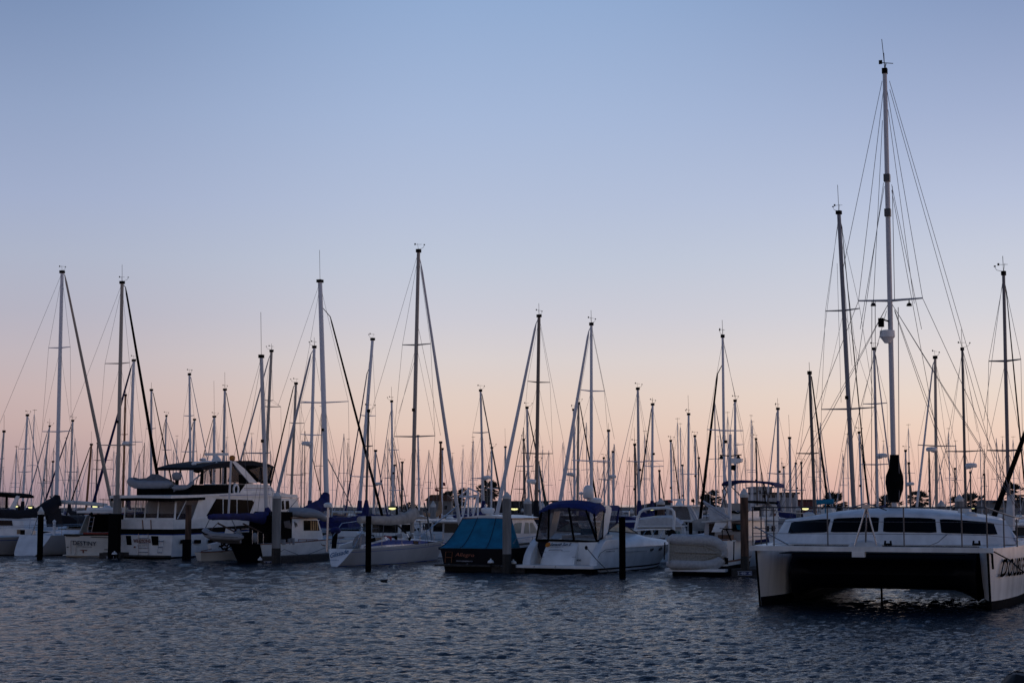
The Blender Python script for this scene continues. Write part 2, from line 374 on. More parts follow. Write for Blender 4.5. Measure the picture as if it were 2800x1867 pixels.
# ------------------------------------------------------------------ far shore
def shore():
    m = MB(); xs = [-700+i*20 for i in range(71)]; rs = []
    for x in xs:
        h = .9+.5*RND.random(); rs.append([V((x, 430, -1)), V((x, 436, h*.7)), V((x, 446, h)), V((x, 900, h)), V((x, 900, -1))])
    m.loft(rs); o = m.build('shore_bank', roofd, None, 30); o['kind'] = 'structure'
shore()
def palm(px, top, Y, label, lean=0, size=1.0):
    b = P(px, 1378, Y); f = Frame(b.x, b.y, 0, .8); T = thing('palm_tree', label, 'palm tree', f, 'palms on the far shore')
    h = P(px, top, Y).z-.8-.9*size; tip = V((lean, 0, h))
    MB().tube([(0, 0, -.3), V((lean*.3, 0, h*.5)), tip], [.34*size, .25*size, .22*size], 8).build('trunk', bark, T)
    m = MB(); r = random.Random(int(px)); L = 2.1*size
    for i in range(46):
        a = r.uniform(0, 6.283); el = r.uniform(-1.1, 1.15); l = L*r.uniform(.75, 1.05)
        d = V((math.cos(a)*math.cos(el), math.sin(a)*math.cos(el), math.sin(el))); c = tip+d*l*.45
        sdir = d.cross(V((0, 0, 1))).normalized(); n = sdir.cross(d).normalized()
        for k in range(9):                                        # fan of blades
            w = (k-4)*.19; e = (d*math.cos(w)+sdir*math.sin(w)+V((0, 0, -.10*abs(k-4)*.5)))*l*r.uniform(.5, .62)
            p_ = c+sdir*.05*(k-4)*.3
            m.add([c-n*.02, c+e*.6+n.cross(e).normalized()*.10*size, c+e+V((0, 0, -.18)), c+e*.6-n.cross(e).normalized()*.10*size], [(0, 1, 2, 3)])
        m.tube([tip, c], .03*size, 4)
    m.build('crown', leaf, T, 0)
palm(1945, 1348, 430, 'taller fan palm of the pair beside the long dark furled sail', size=1.6)
palm(1934, 1362, 425, 'shorter bushy palm tucked under the taller fan palm', size=1.5)
palm(1228, 1352, 430, 'squat palm beside the brown roofed harbour building', size=1.4)
palm(1256, 1341, 435, 'tall palm just behind the thick white furled sail by the harbour building', size=1.5)
palm(1338, 1325, 425, 'tall leggy palm rising behind the mast tripod', size=1.7)
palm(1322, 1337, 440, 'ragged palm behind the sloop with the radar dome', size=1.5)
palm(2425, 1366, 430, 'low wide palm behind the black sail bag of the catamaran', size=1.9)
palm(2440, 1370, 440, 'small palm half hidden behind the catamaran mast', size=1.7)
palm(2511, 1350, 430, 'tall shaggy palm seen through the rigging beside a leaning white furled sail', size=1.7)
palm(2625, 1362, 440, 'dark palm behind the white pointed pile caps', size=1.9)
palm(2663, 1362, 430, 'broad rounded palm near the low building on the shore', size=2.2)
palm(2772, 1332, 430, 'tall palm at the edge of the picture above the shed roof', size=2.0)
palm(2280, 1362, 430, 'spreading palm behind the light blue rolled awning', size=2.0)
palm(2275, 1366, 440, 'low palm clump beside the dark tall sloop mast', size=1.6)

def bush(px, top, w, Y, label):
    b = P(px, 1378, Y); f = Frame(b.x, b.y, 0, .9); T = thing('shore_tree', label, 'tree', f, 'trees on the far shore')
    h = P(px, top, Y).z-.9; wd = w*Y/FPX; r = random.Random(int(px*3)); m = MB(); MB().tube([(0, 0, -.3), (0, 0, h*.5)], [.3, .2], 6).build('trunk', bark, T)
    for i in range(420):
        a = r.uniform(0, 6.283); q = r.random()**.5; e = r.uniform(.15, 1)
        c = V((math.cos(a)*q*wd/2, math.sin(a)*q*wd/2, h*(.1+.85*e*(1-.55*q*q)*r.uniform(.75, 1.1))))
        d1 = V((r.uniform(-1, 1), r.uniform(-1, 1), r.uniform(-1, 1))).normalized()*r.uniform(.2, .5); d2 = d1.cross(V((r.uniform(-1, 1), r.uniform(-1, 1), .3))).normalized()*r.uniform(.15, .35)
        m.add([c-d1, c-d2, c+d1, c+d2], [(0, 1, 2, 3)])
    m.build('crown', leaf, T, 0)
for i, (px, tp, w) in enumerate([(1372, 1363, 60), (1408, 1366, 55), (1448, 1368, 60), (1480, 1370, 50), (1352, 1368, 40), (2690, 1368, 50), (1120, 1372, 60)]):
    bush(px, tp, w, 445, ['bushy dark tree behind the concrete pile in front of the teal canvas boat', 'low dark tree over the brightest dock lamp', 'rounded shore tree between two white pile caps', 'low shrubby tree left of the flat roofed shore house', 'small dark bush beside the mast tripod', 'low shore tree beside the broad rounded palm', 'low dark tree behind the hooded dock lamp'][i])

def building(label, px0, px1, Y, ytop, wm, rm, roofpts=None, wins=(), depth=12, psi=0, name='harbour_building'):
    a, b = P(px0, 1378, Y), P(px1, 1378, Y); f = Frame((a.x+b.x)/2, Y, psi, 0); T = thing(name, label, 'building', f)
    hw = (b.x-a.x)/2; zt = P(px0, ytop, Y).z
    MB().box((-hw, 0, 0), (hw, depth, zt)).build('wall', wm, T)
    if roofpts:
        p = [f.on(1, -.6, *q) for q in roofpts]; MB().prism(p, (0, depth+1.2, 0)).build('roof', rm, T)
    else: MB().box((-hw-.4, -.4, zt), (hw+.4, depth+.4, zt+.35)).build('roof', rm, T)
    for (x0, y0, x1, y1) in wins:
        p, q = f.on(1, -.06, x0, y1), f.on(1, -.06, x1, y0); MB().box((p.x, -.06, p.z), (q.x, .2, q.z)).build('window', glass, T)
    return f, T
f, T = building('grey harbour building with a brown hipped roof behind the orange wooden mast', 1166, 1233, 330, 1368, wallg, roofb, [(1160, 1368), (1238, 1368), (1222, 1352), (1178, 1352)], [(1200, 1382, 1208, 1392), (1215, 1382, 1222, 1392)])
building('pale two storey harbour office with a row of dark windows behind the blue bimini', 2066, 2112, 380, 1334, wallp, wallp, None, [(2070, 1340, 2080, 1350), (2090, 1340, 2100, 1350)])
building('long pale block with square dark windows behind the mast forest', 2070, 2182, 375, 1350, wallp, roofd, None, [(2084+i*13, 1345+7, 2093+i*13, 1360) for i in range(7)])
building('low reddish warehouse behind the light blue rolled awning', 2166, 2236, 400, 1369, redbox, roofd)
building('low flat roofed shore house behind the blue topped cruiser', 1513, 1560, 380, 1372, wallg, roofd)
building('dark gabled shed on the shore behind the arch dock lamp', 1752, 1830, 390, 1382, roofd, roofd, [(1748, 1383), (1835, 1366), (1835, 1383)])
building('dark roofed boathouse at the edge of the picture', 2714, 2830, 350, 1374, wallg, roofd, [(2712, 1374), (2835, 1374), (2835, 1367), (2725, 1367)], [(2722, 1378, 2732, 1390), (2750, 1378, 2790, 1388)])
building('long low dark shed along the shore beneath the bushy trees', 1340, 1500, 405, 1373, roofd, roofd)
building('grey flat shed on the shore behind the motor yacht arch', 560, 640, 410, 1372, wallg, roofd)

# ------------------------------------------------------------------ piles, lamps, dock ends
def piling(px0, px1, top, Y, m, label, cap=0, wetrow=None, n=8, wm=wet, slv=None, group='dock pilings'):
    a, b = P(px0, 1400, Y), P(px1, 1400, Y); c = (a+b)/2; r = (b.x-a.x)/2; f = Frame(c.x, Y, 0); T = thing('piling', label, 'piling', f, group)
    zt = P((px0+px1)/2, top, Y).z; zc = zt
    if cap:
        zc = P((px0+px1)/2, top+cap, Y).z; e = (zt-zc); MB().lathe([(r*1.10, zc-.02), (r*1.12, zc+.30*e), (r*.9, zc+.42*e), (.03, zt)], (0, 0, 0), n, rot=math.pi/8).build('cap', capw, T, 20 if n > 10 else 0)
    rr = r/math.cos(math.pi/n) if n <= 8 else r
    zw = P(0, wetrow, Y).z if wetrow else -.5
    MB().lathe([(rr, zw), (rr, zc)], (0, 0, 0), n, rot=math.pi/8).build('post', m, T, 0 if n <= 8 else 40)
    if wetrow: MB().lathe([(rr*1.03, -1.5), (rr*1.03, zw-.15), (rr*1.01, zw)], (0, 0, 0), n, rot=math.pi/8).build('wet_base', wm, T, 0 if n <= 8 else 40)
    if slv:
        q0, q1 = P(slv[0], 1400, Y), P(slv[1], 1400, Y); MB().box((q0.x-c.x, -r*1.2, -.4), (q1.x-c.x, r*1.2, P(0, slv[2], Y).z)).build('dark_sleeve', black, T)  # wider dark sleeve round the lower pile
    return f
piling(104, 120, 1385, 100, piled, 'black tarred pile with a white cone cap beside the white scoop transom', 20, None, 12)
piling(310, 331, 1353, 103.5, concrete, 'bare topped concrete pile between the cream cabin boat and the motor yacht', 0, 1404, 8, black, (300, 326, 1404))
piling(507, 524, 1380, 101, pilew, 'weathered wooden pile standing before the motor yacht side', 0, 1474, 12, black, (502, 523, 1474))
piling(745, 768, 1343, 95, concrete, 'tall concrete pile with a white pointed cap behind the blue mizzen sail cover', 18, 1498, 8)
piling(1000, 1016, 1410, 83.5, piled, 'plain black pile in front of the white sloop with the blue cabin stripe', 0, None, 12)
piling(1374, 1398, 1344, 81.5, concrete, 'grey concrete pile with a pointed cap in front of the teal canvas boat', 18, 1514, 8)
piling(1692, 1710, 1413, 75.5, piled, 'plain black pile in front of the white express cruiser', 0, None, 12)
piling(2024, 2046, 1334, 77.5, pilew, 'brown wooden pile with a white cone cap beside the catamaran', 24, 1520, 14)
piling(1177, 1192, 1369, 122, concrete, 'concrete pile with a pale cap before the harbour building', 16, 1455, 8)
piling(1144, 1157, 1394, 128, concrete, 'short concrete pile behind the foot of the grey covered mainsail', 0, 1455, 8)
piling(1432, 1454, 1360, 116, concrete, 'concrete pile with a white pointed cap left of the navy mainsail cover', 16, 1455, 8)
piling(1475, 1492, 1373, 128, concrete, 'slimmer concrete pile capped white beside the green furled sail', 14, 1445, 8)
piling(1424, 1433, 1389, 165, concrete, 'tiny distant concrete pile under the bright dock lamp', 8, None, 8)
piling(1797, 1818, 1361, 102, pilew, 'grey timber pile with a white pointed cap in front of the arched cabin boat', 17, None, 8)
piling(1720, 1734, 1391, 132, concrete, 'concrete pile with a white pointed cap between blue sail covers', 11, None, 8)
piling(1883, 1893, 1428, 92, piled, 'short black pile beside the leaning dark furled sail', 0, None, 10)
piling(2565, 2584, 1367, 104, concrete, 'concrete pile with a white pointed cap behind the catamaran roof', 16, None, 8)
piling(2613, 2636, 1351, 98, concrete, 'larger concrete pile with a white pointed cap beside the mast with a radar', 18, None, 8)
piling(2177, 2190, 1384, 130, concrete, 'concrete pile with a pale cap left of the lamp behind the catamaran rail', 11, None, 8)

def dock_lamp(px, py, w, Y, label, post=None, hood=True):
    c = P(px, py, Y); hw = w/2*Y/FPX; f = Frame(c.x, Y, 0); T = thing('dock_lamp', label, 'lamp', f, 'lamps along the docks')
    z = c.z; s = post if post is not None else 1
    MB().box((s*hw*.9, -.06, 0), (s*hw*.9+s*max(.14, hw*.5), .14, z+.30*hw)).build('post', sblack, T)
    MB().box((-hw*1.1, -.18, z+.16*hw+.04), (hw*1.35 if s > 0 else hw*1.1, .18, z+.45*hw+.06)).build('hood', sblack, T)
    MB().lathe([(.01, -.14*hw-.05), (hw*.7, -.11*hw-.03), (hw, 0), (hw*.9, .16*hw+.02)], (0, 0, z), 14, sy=.5).build('lamp_lens', lampm, T)
for (px, py, w, Y, lb, pp) in [
    (1073, 1390, 21, 120, 'large hooded dock lamp above the grey covered mainsail', 1), (1407, 1391.5, 20, 150, 'brightest dock lamp beside the concrete pile cap', 1),
    (1782, 1391, 19, 98, 'yellow dock lamp at the top of the white arch', 1), (1769, 1416, 11, 140, 'small dock lamp over the white covered cabin', -1),
    (1160, 1426, 8, 150, 'small lamp left of the orange wooden mast', -1), (1214, 1429, 7, 155, 'small lamp to the right of the orange wooden mast', -1),
    (1266, 1427, 7, 150, 'small lamp above the sloping edge of the teal canvas', 1), (1140, 1412, 6, 170, 'tiny lamp beside the tan mast foot', 1),
    (45, 1384, 10, 135, 'lamp above the navy sail cover next to the white arch strut', 1), (83, 1387, 13, 150, 'warm lamp above the navy sail cover near the white cone cap', 1),
    (260, 1385, 15, 140, 'lamp glowing just under the beige boom', 1), (2202, 1391, 19, 135, 'yellow lamp seen above the catamaran roof', -1), (2660, 1388, 13, 150, 'dull yellow lamp behind the catamaran rail', 1)]:
    dock_lamp(px, py, w, Y, lb, pp)

PSI = 24
def finger(px, py, Y, s, label, w=1.3, box=None):
    c = P(px, py, Y); f = Frame(c.x, Y, PSI); T = thing('dock_finger', label, 'dock', f, 'dock fingers')
    MB().box((-w/2, 0, -.3), (w/2, 14, .36)).build('planks', dock, T)
    a, b = f.on(1, -.1, box[0], 1540).x-.15, f.on(1, -.1, box[2], 1540).x+.2
    MB().box((a, -.12, -.3), (b, .55, .33)).build('dock_head', dock, T)
    return f, T
def sign(f, px0, py0, px1, py1, s, label):
    T = thing('berth_sign', label, 'sign', f, 'berth number signs')
    n = (math.sin(math.radians(-6)), -1, 0); p0 = V((0, -.14, 0))
    a, b, c = f.pl(p0, n, px0, py1), f.pl(p0, n, px1, py1), f.pl(p0, n, px0, py0)
    nn = V(n).normalized(); MB().prism([a, b, b+(c-a), c], -nn*.04).build('panel', signb, T)
    e = MB(); k = .05
    for (u0, v0, u1, v1) in ((0, 0, 1, .09), (0, .91, 1, 1), (0, .09, .02, .91), (.98, .09, 1, .91)):
        q = [a+(b-a)*u+(c-a)*v for u, v in ((u0, v0), (u1, v0), (u1, v1), (u0, v1))]; e.prism([p+nn*.003 for p in q], nn*.012)
    e.build('border', txtwhite, T)
    txt(s, lambda x, y: a+(b-a)*(.06+.88*x)+(c-a)*(.2+.6*y)+nn*.012, T, txtwhite, bold=.02)
def pedestal(px, py, Y, label, w=17, m=white):
    c = P(px, py, Y); f = Frame(c.x, Y, 0); T = thing('dock_pedestal', label, 'power pedestal', f, 'mushroom capped dock pedestals'); r = w/2*Y/FPX
    MB().lathe([(r*.45, .3), (r*.45, c.z)], (0, 0, 0), 10).build('post', snavy, T)
    MB().lathe([(r, c.z-.02), (r*1.02, c.z+.03), (r*.75, c.z+.09), (r*.3, c.z+.12), (r*.25, c.z+.17), (.01, c.z+.185)], (0, 0, 0), 16).build('cap', m, T)
for (px, py, Y, s, box, lb, lb2) in [
    (305, 1515, 103.5, '14·48·2', (277, 1519, 311, 1529), 'dark dock finger end between the cream cabin boat and the motor yacht', 'faded blue berth sign beside the motor yacht transom'),
    (738, 1532, 95.5, '12·48·8', (717, 1533.5, 748, 1543.5), 'dock finger end under the tall capped concrete pile', 'pale blue berth sign reading faint numbers under the dark transom'),
    (1400, 1545, 81.75, '10·48· 8', (1352, 1546, 1389, 1555.5), 'dock finger end between the teal canvas boat and the express cruiser', 'blue berth sign reading 10 48 8'),
    (2038, 1560, 77.4, '6·48· 4', (2013, 1561, 2056, 1572), 'dock finger end at the foot of the brown wooden pile', 'blue berth sign reading 6 48 4')]:
    f, T = finger(px, py, Y, s, lb, box=box); sign(f, *box, s, lb2)
pedestal(1342, 1537, 81.8, 'white pedestal cap left of the concrete pile foot')
pedestal(1404, 1539, 81.8, 'browner pedestal cap right of the concrete pile foot', m=cream)
pedestal(313, 1514, 103.2, 'white pedestal cap by the motor yacht transom', 15)
pedestal(711, 1530, 95.2, 'white pedestal cap below the dark navy transom', 12)
# bird on the water
bp_ = P(1052, 1586, 72.6); f = Frame(bp_.x, bp_.y, 0); T = thing('grebe', 'small dark water bird swimming in front of the sloop', 'bird', f)
m = MB(); k = .30
T.scale = (.62, .62, .62)
m.loft([[V((x+0, r*math.cos(a)*.8, .02+z+r*math.sin(a)*.8)) for a in [j*math.pi/4 for j in range(8)]] for x, z, r in ((-.34, .09, .02), (-.25, .06, .09), (-.08, .05, .13), (.10, .06, .12), (.19, .10, .07), (.21, .22, .038), (.20, .36, .034), (.205, .43, .05), (.25, .455, .05), (.30, .45, .025), (.40, .435, .006))])
m.build('body', birdm, T)
# wet rock at the corner
def rockm():
    c = P(2790, 1900, 25.6); f = Frame(c.x, 25.6, 0); m = MB(); r = random.Random(4); n = 18
    rings = []
    for i in range(9):
        t = i/8; z = -.6+1.32*t; rr = 1.02*(1-.40*t**3)
        rings.append([V((rr*math.cos(6.283*j/n)*(1+.16*math.sin(3*6.283*j/n+i*.3))+r.uniform(-.05, .05), rr*math.sin(6.283*j/n)+r.uniform(-.05, .05), z+r.uniform(-.05, .05))) for j in range(n)])
    o = m.loft(rings).build('wet_boulder', rock, None, 50); o.location = (f.loc.x+.42, f.loc.y, .06)
    tag(o, 'dark wet boulder rising from the water in the corner', 'boulder')
rockm()

# ================================================================== catamaran (bows to the camera; local y runs aft)
def catamaran():
    f = Frame(11.2, 53.9, 21); T = thing('catamaran', 'white sailing catamaran with a curved row of dark windows facing the viewer', 'catamaran', f)
    def hx(y): return .03+.72*(1-math.exp(-max(0, y)/2.3))
    for sg in (-1, 1):
        R = []; k = 0
        for y in [0, .25, .6, 1.1, 1.8, 2.8, 4, 6, 9, 12, 14.5]:
            q = []; ww = hx(y)
            zs_ = [1.92, 1.80, 1.55, 1.1, .62, .56, .30, 0, -.5]
            sc = [1.0, 1.0, .99, .96, .90, .86, .84, .78, .35]
            for z, c_ in zip(zs_, sc): q.append(V((ww*c_, y+.55*(1.92-z)/1.92*(1 if y < 3 else .2), z)))
            R.append([V((sg*3.6+v.x, v.y, v.z)) for v in q]+[V((sg*3.6-v.x, v.y, v.z)) for v in reversed(q)])
        m = MB(); n = len(R[0]); vs = [p for r in R for p in r]; F = []; MI = []
        for i in range(len(R)-1):
            for j in range(n):
                F.append((i*n+j, i*n+(j+1) % n, (i+1)*n+(j+1) % n, (i+1)*n+j)); s = min(j, n-2-j) if j < n-1 else 0
                MI.append(1 if s >= 6 else 0)
        F += [list(range(n)), list(range((len(R)-1)*n, len(R)*n))]; MI += [0, 0]
        m.v = [tuple(p) for p in vs]; m.f = [list(q) for q in F]; m.mi = MI
        h = m.build('hull', [worn, boot], T, 30)
        if sg == 1:
            def pm(x, y):
                yy = .95+8.2*x+.45*(y-.5); z = 1.02+.56*y-.10*x
                return V((3.6+hx(yy)*lerp(.965, 1.0, y)+.045, yy+.25*(1.92-z)/1.92, z))
            txt('DOUBLE DOLPHIN', pm, h, txtblack, shear=.0, bold=.02)
            MB().tube([(3.62, -.06, 1.86), (3.72, .05, 1.75), (3.73, .12, 1.30)], .035, 6).build('mooring_strap', sblack, T)
        else: pass
        MB().tube([(sg*3.6, -.03, 1.80), (sg*3.6, .50, -.1)], .035, 6).build('stem_guard', sblack, T)
    # crossbeam and what hangs from it
    MB().box((-3.78, -.10, 1.79), (3.78, .22, 1.945)).build('crossbeam', worn, T)
    MB().box((-.52, -.13, 1.62), (-.12, .10, 1.80)).build('beam_bracket', white, T)
    MB().box((-2.9, .22, 1.70), (2.9, 2.6, 1.73)).build('trampoline', sblack, T)
    # bridge deck: rounded nose, arched underside
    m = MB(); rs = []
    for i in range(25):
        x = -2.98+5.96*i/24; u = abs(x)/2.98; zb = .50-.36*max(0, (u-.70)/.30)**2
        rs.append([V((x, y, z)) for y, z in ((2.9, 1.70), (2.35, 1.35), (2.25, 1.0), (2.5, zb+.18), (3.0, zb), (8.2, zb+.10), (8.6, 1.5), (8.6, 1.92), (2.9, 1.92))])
    m.loft(rs).build('bridge_deck', navy, T, 50)  # dark navy base also carries painted shade between the hulls
    MB().box((-3.7, 2.9, 1.90), (3.7, 14.0, 1.955)).build('deck', deckw, T)
    MB().tube([(.0, 2.3, .55), (.0, 2.35, -.5)], .035, 6).build('bridle_post', black, T)
    # cabin
    def cab(t, v):
        cb = 1-t*t; yb = 2.95+1.55*abs(t)**2.4
        z0 = 1.95; z1 = 2.70+.26*cb; e = v
        x = t*lerp(4.06, 3.72, v); return V((x, yb+.55*v+.5*max(0, v-.93)*6*0, lerp(z0, z1, e)))
    m = MB(); NT = 32; rings = []
    for i in range(NT+1):
        t = -1+2*i/NT; r = [cab(t, v) for v in (0, .25, .5, .75, .94)]
        e = cab(t, 1.0); r += [e+V((0, .10, .03)), e+V((-e.x*.10, .9, .13*(1-t*t)+.05)), V((e.x*.86, 9.5, 2.78+.34*(1-t*t))), V((t*3.6, 11.5, 1.95))]
        rings.append(r)
    m.loft(rings, closed=True).build('cabin', worn, T, 45)
    for (t0, t1) in ((-.905, -.50), (-.468, -.055), (-.012, .425), (.462, .895)):
        m = MB(); rg = []; nn = 14
        for i in range(nn+1):
            q = i/nn; t = lerp(t0, t1, q); ed = min(q, 1-q)*nn; ins = .022 if ed < .5 else (.004 if ed < 1.5 else 0)
            sl = .022*(1-q*2)*(-1)
            a, b = cab(t+(.02 if t0 < -.8 and q < .1 else 0), .40+ins), cab(t, .885-ins)
            rg.append([a+V((0, -.018, .0)), b+V((0, -.018, 0)), b+V((0, .03, 0)), a+V((0, .03, 0))])
        m.loft(rg).build('window', cabinglass, T, 30)
    # hatches and fittings on the roof
    for (px, py, w, h, d) in ((2260, 1400, 30, 12, 6.0), (2262, 1393, 22, 8, 6.2), (2635, 1400, 30, 14, 6.0)):
        a, b = f.on(1, d, px-w/2, py+8), f.on(1, d, px+w/2, py-h+4); MB().box((a.x, d, 2.75), (b.x, d+.7, b.z)).build('roof_vent', deckw, T)
    a = f.on(1, 5.5, 2233, 1373); b = f.on(1, 5.5, 2280, 1370); MB().tube([a, b], .09, 10).tube([a+V((.3, 0, -.05)), a+V((.3, 0, -.5))], .02, 5).tube([b+V((-.3, 0, -.05)), b+V((-.3, 0, -.5))], .02, 5).build('rolled_awning', steal, T)
    for px in (2212, 2505+80, 2655): 
        a = f.on(1, 4.8, px, 1405); MB().lathe([(.2, -.1), (.2, 0), (.13, .06), (.01, .08)], a, 12).build('roof_hatch', deckw, T)
    # rails
    def rail(pts, r=.018, nm='rail', mm=alud): MB().tube(pts, r, 6).build(nm, mm, T)
    bz = 3.17; L = [f.on(1, .08, x, 1384) for x in (2058, 2115, 2262, 2470, 2628)]
    st = [V((p.x, .08, 1.9)) for p in L]
    rt = [V((-3.72, 2.2, 3.16)), V((-3.74, .08, bz))]+[V((p.x, .08, bz)) for p in L[1:]]+[V((3.55, .10, bz)), V((3.85, 1.2, 3.02)), V((4.15, 3.0, 2.86)), V((4.35, 5.5, 2.78)), V((4.4, 12, 2.75))]
    rail(rt, .024, 'top_rail')
    for z, nm in ((2.72, 'life_line'), (2.34, 'life_line')):
        rail([V((-3.74, .10, z))]+[V((p.x, .08, z)) for p in L[1:]]+[V((3.6, .12, z-.02)), V((4.15, 3.0, z-.15)), V((4.4, 12, z-.2))], .009, nm, wire)
    for p in [V((-3.72, .08, 0))]+st[1:]+[V((3.58, .12, 0)), V((3.95, 1.6, 0)), V((4.2, 3.4, 0)), V((4.36, 5.6, 0)), V((4.4, 8, 0)), V((-4.15, 3.2, 0)), V((-3.74, 2.2, 0))]:
        top = 3.17 if p.y < .2 else (2.97 if p.y < 2 else 2.80)
        if p.x < 0 and p.y > 2: top = 3.16
        MB().tube([(p.x, p.y, 1.9), (p.x, p.y, top)], .022, 6).build('stanchion', alud, T)
    rail([V((-3.73, .10, 3.08)), V((-2.95, .10, 3.08))], .016, 'pulpit_bar'); rail([V((-3.73, .1, 2.5)), V((-2.97, .10, 2.5))], .014, 'pulpit_bar')
    rail([V((-3.74, 2.2, 3.16)), V((-4.15, 3.2, 3.14)), V((-4.38, 7, 3.0)), V((-4.4, 12, 2.9))], .02, 'top_rail')
    rail([V((-3.7, .3, 2.55)), V((-2.85, 1.4, 1.95))], .02, 'ladder_bar', steel)
    # tripod of the sprit
    a = f.on(1, -.05, 2369, 1384); m = MB()
    for x, y in ((2337, 1491), (2367, 1492), (2398, 1491)): m.tube([a, f.on(1, -.08 if x != 2367 else .2, x, y)], .028, 6)
    m.box((a.x-.12, a.y-.08, a.z-.06), (a.x+.12, a.y+.08, a.z+.06)); m.tube([a+V((-.5, 0, -.05)), a+V((0, 0, .10)), a+V((.6, .2, -.12))], .02, 5)
    m.build('tripod', steel, T)
    MB().lathe([(.55, 1.94), (.45, 2.05), (.2, 2.13), (.01, 2.15)], f.on(1, .3, 2366, 1492)*0+V((f.on(1, .3, 2366, 1492).x, .3, 0)), 16, sy=.4).build('anchor_locker', deckw, T)
    for px in (2428, 2670): 
        a = f.on(1, .1, px, 1488); m = MB(); m.tube([a+V((-.10, 0, -.02)), a+V((-.08, 0, .12))], .03, 6).tube([a+V((.10, 0, -.02)), a+V((.08, 0, .12))], .03, 6).box((-.12, -.04, -.03), (.12, .04, .04), c=a, R=Matrix.Identity(3)); m.build('cleat', black, T)
    # mast with the bagged sail at its foot
    p0, pt, at, M_ = rig(f, T, 6.0, (2419, 190), (2446, 1385), 14, alu, [(822, 2349, 2524)], vane=0, whip=0, deck=2.9, hb=4.2, shroud=True, lamp=False, wr=.010)
    z = f.on(1, 6, 2440, 915).z; c = at(z); MB().lathe([(.16, .16), (.26, .14), (.27, -.08), (.2, -.16), (.1, -.3)], c+V((-.10, -.1, 0)), 14).build('radar_dome', white, M_)
    c = at(f.on(1, 6, 2440, 880).z); MB().box((-.38, -.3, -.18), (-.2, -.1, .12), c=c, R=Matrix.Identity(3)).tube([c+V((-.3, -.2, .1)), c], .03, 5).build('spotlight', black, M_)
    for x in (2388, 2486):
        c = f.on(1, 5.9, x, 832); MB().lathe([(.10, -.06), (.08, .02), (.02, .06), (.02, .14)], c, 10).build('spreader_light', black, M_)
    for zr in (595, 690):
        c = at(f.on(1, 6, 2425, zr-110).z); MB().box((-.105, -.16, -.16), (.105, .10, .10), c=c, R=Matrix.Identity(3)).build('mast_fitting', alud, M_)
    g = MB(); g.tube([pt, pt+V((-.03, 0, .5)), pt+V((-.08, 0, 1.1))], .012, 5).tube([pt+V((-.12, 0, .25)), pt+V((.3, 0, .18))], .015, 5).box((-.2, -.02, .20), (-.08, .02, .34), c=pt, R=Matrix.Identity(3)).tube([pt, pt+V((.05, 0, .2))], .02, 5); g.build('wind_vane', black, M_)
    rows = [(1243, 26), (1262, 27), (1280, 33), (1300, 47), (1318, 49), (1338, 46), (1352, 38), (1366, 30), (1373, 22)]
    m = MB(); rg = []
    for py, w in reversed(rows):
        a, b = f.on(1, 5.95, 2446-w/2, py), f.on(1, 5.95, 2446+w/2, py); c = (a+b)/2; r = (b.x-a.x)/2
        rg.append([c+V((r*math.cos(j*.4488)*RND.uniform(.96, 1.04), r*.8*math.sin(j*.4488), 0)) for j in range(14)])
    m.loft(rg).build('sail_bag', sblack, T, 50)
    lines = [((2412, 222), (2300, 760)), ((2432, 222), (2770, 1380)), ((2433, 245), (2740, 1340)), ((2428, 300), (2500, 830)), ((2413, 330), (2388, 830)),
             ((2438, 505), (2520, 900)), ((2438, 520), (2560, 1180)), ((2418, 510), (2352, 900)), ((2416, 500), (2290, 1380)), ((2446, 850), (2600, 1300)), ((2446, 846), (2640, 1380)), ((2424, 850), (2330, 1200))]
    for k, (a, b) in enumerate(lines):
        yb = 6+(-5.5 if b[0] < 2400 else 5.5)*min(1, (b[1]-a[1])/1100)
        MB().tube([f.on(1, 6, *a), f.on(1, yb, *b)], .0095, 5).build('stay', wire, T)
    for (a, b, w) in (((2384, 822), (2383, 1390), .012), ((2393, 822), (2394, 1390), .012), ((2456, 840), (2459, 1390), .014), ((2440, 510), (2446, 822), .012)):
        MB().tube([f.on(1, 5.8, *a), f.on(1, 5.8, *b)], w, 5).build('halyard', wire, T)
    # banner on the after rail, mooring lines
    p = lambda u, v: V((4.42, 5.0+5*u, 2.02+.62*v+.02*math.sin(9*u)))
    m = MB(); m.loft([[p(i/10, 0), p(i/10, .5), p(i/10, 1)] for i in range(11)], closed=False, caps=False)
    bn = m.build('banner', bluestripe, T); bn.modifiers.new('s', 'SOLIDIFY').thickness = .012
    txt('SAILING', lambda x, y: p(.08+.84*x, .2+.6*y)+V((.03, 0, 0)), bn, txtwhite, bold=.02)
    MB().tube([f.on(1, .1, 2716, 1507), f.on(1, -1.5, 2760, 1530), f.on(1, -3.5, 2830, 1590)], .02, 6).build('mooring_line', black, T)
    MB().tube([f.on(1, 3.3, 2590, 1460), f.on(1, 1.5, 2565, 1482), f.on(1, .2, 2540, 1492)], .014, 5).build('sheet', wire, T)
catamaran()

FR6 = [0, .12, .35, .7, .93, 1.0]
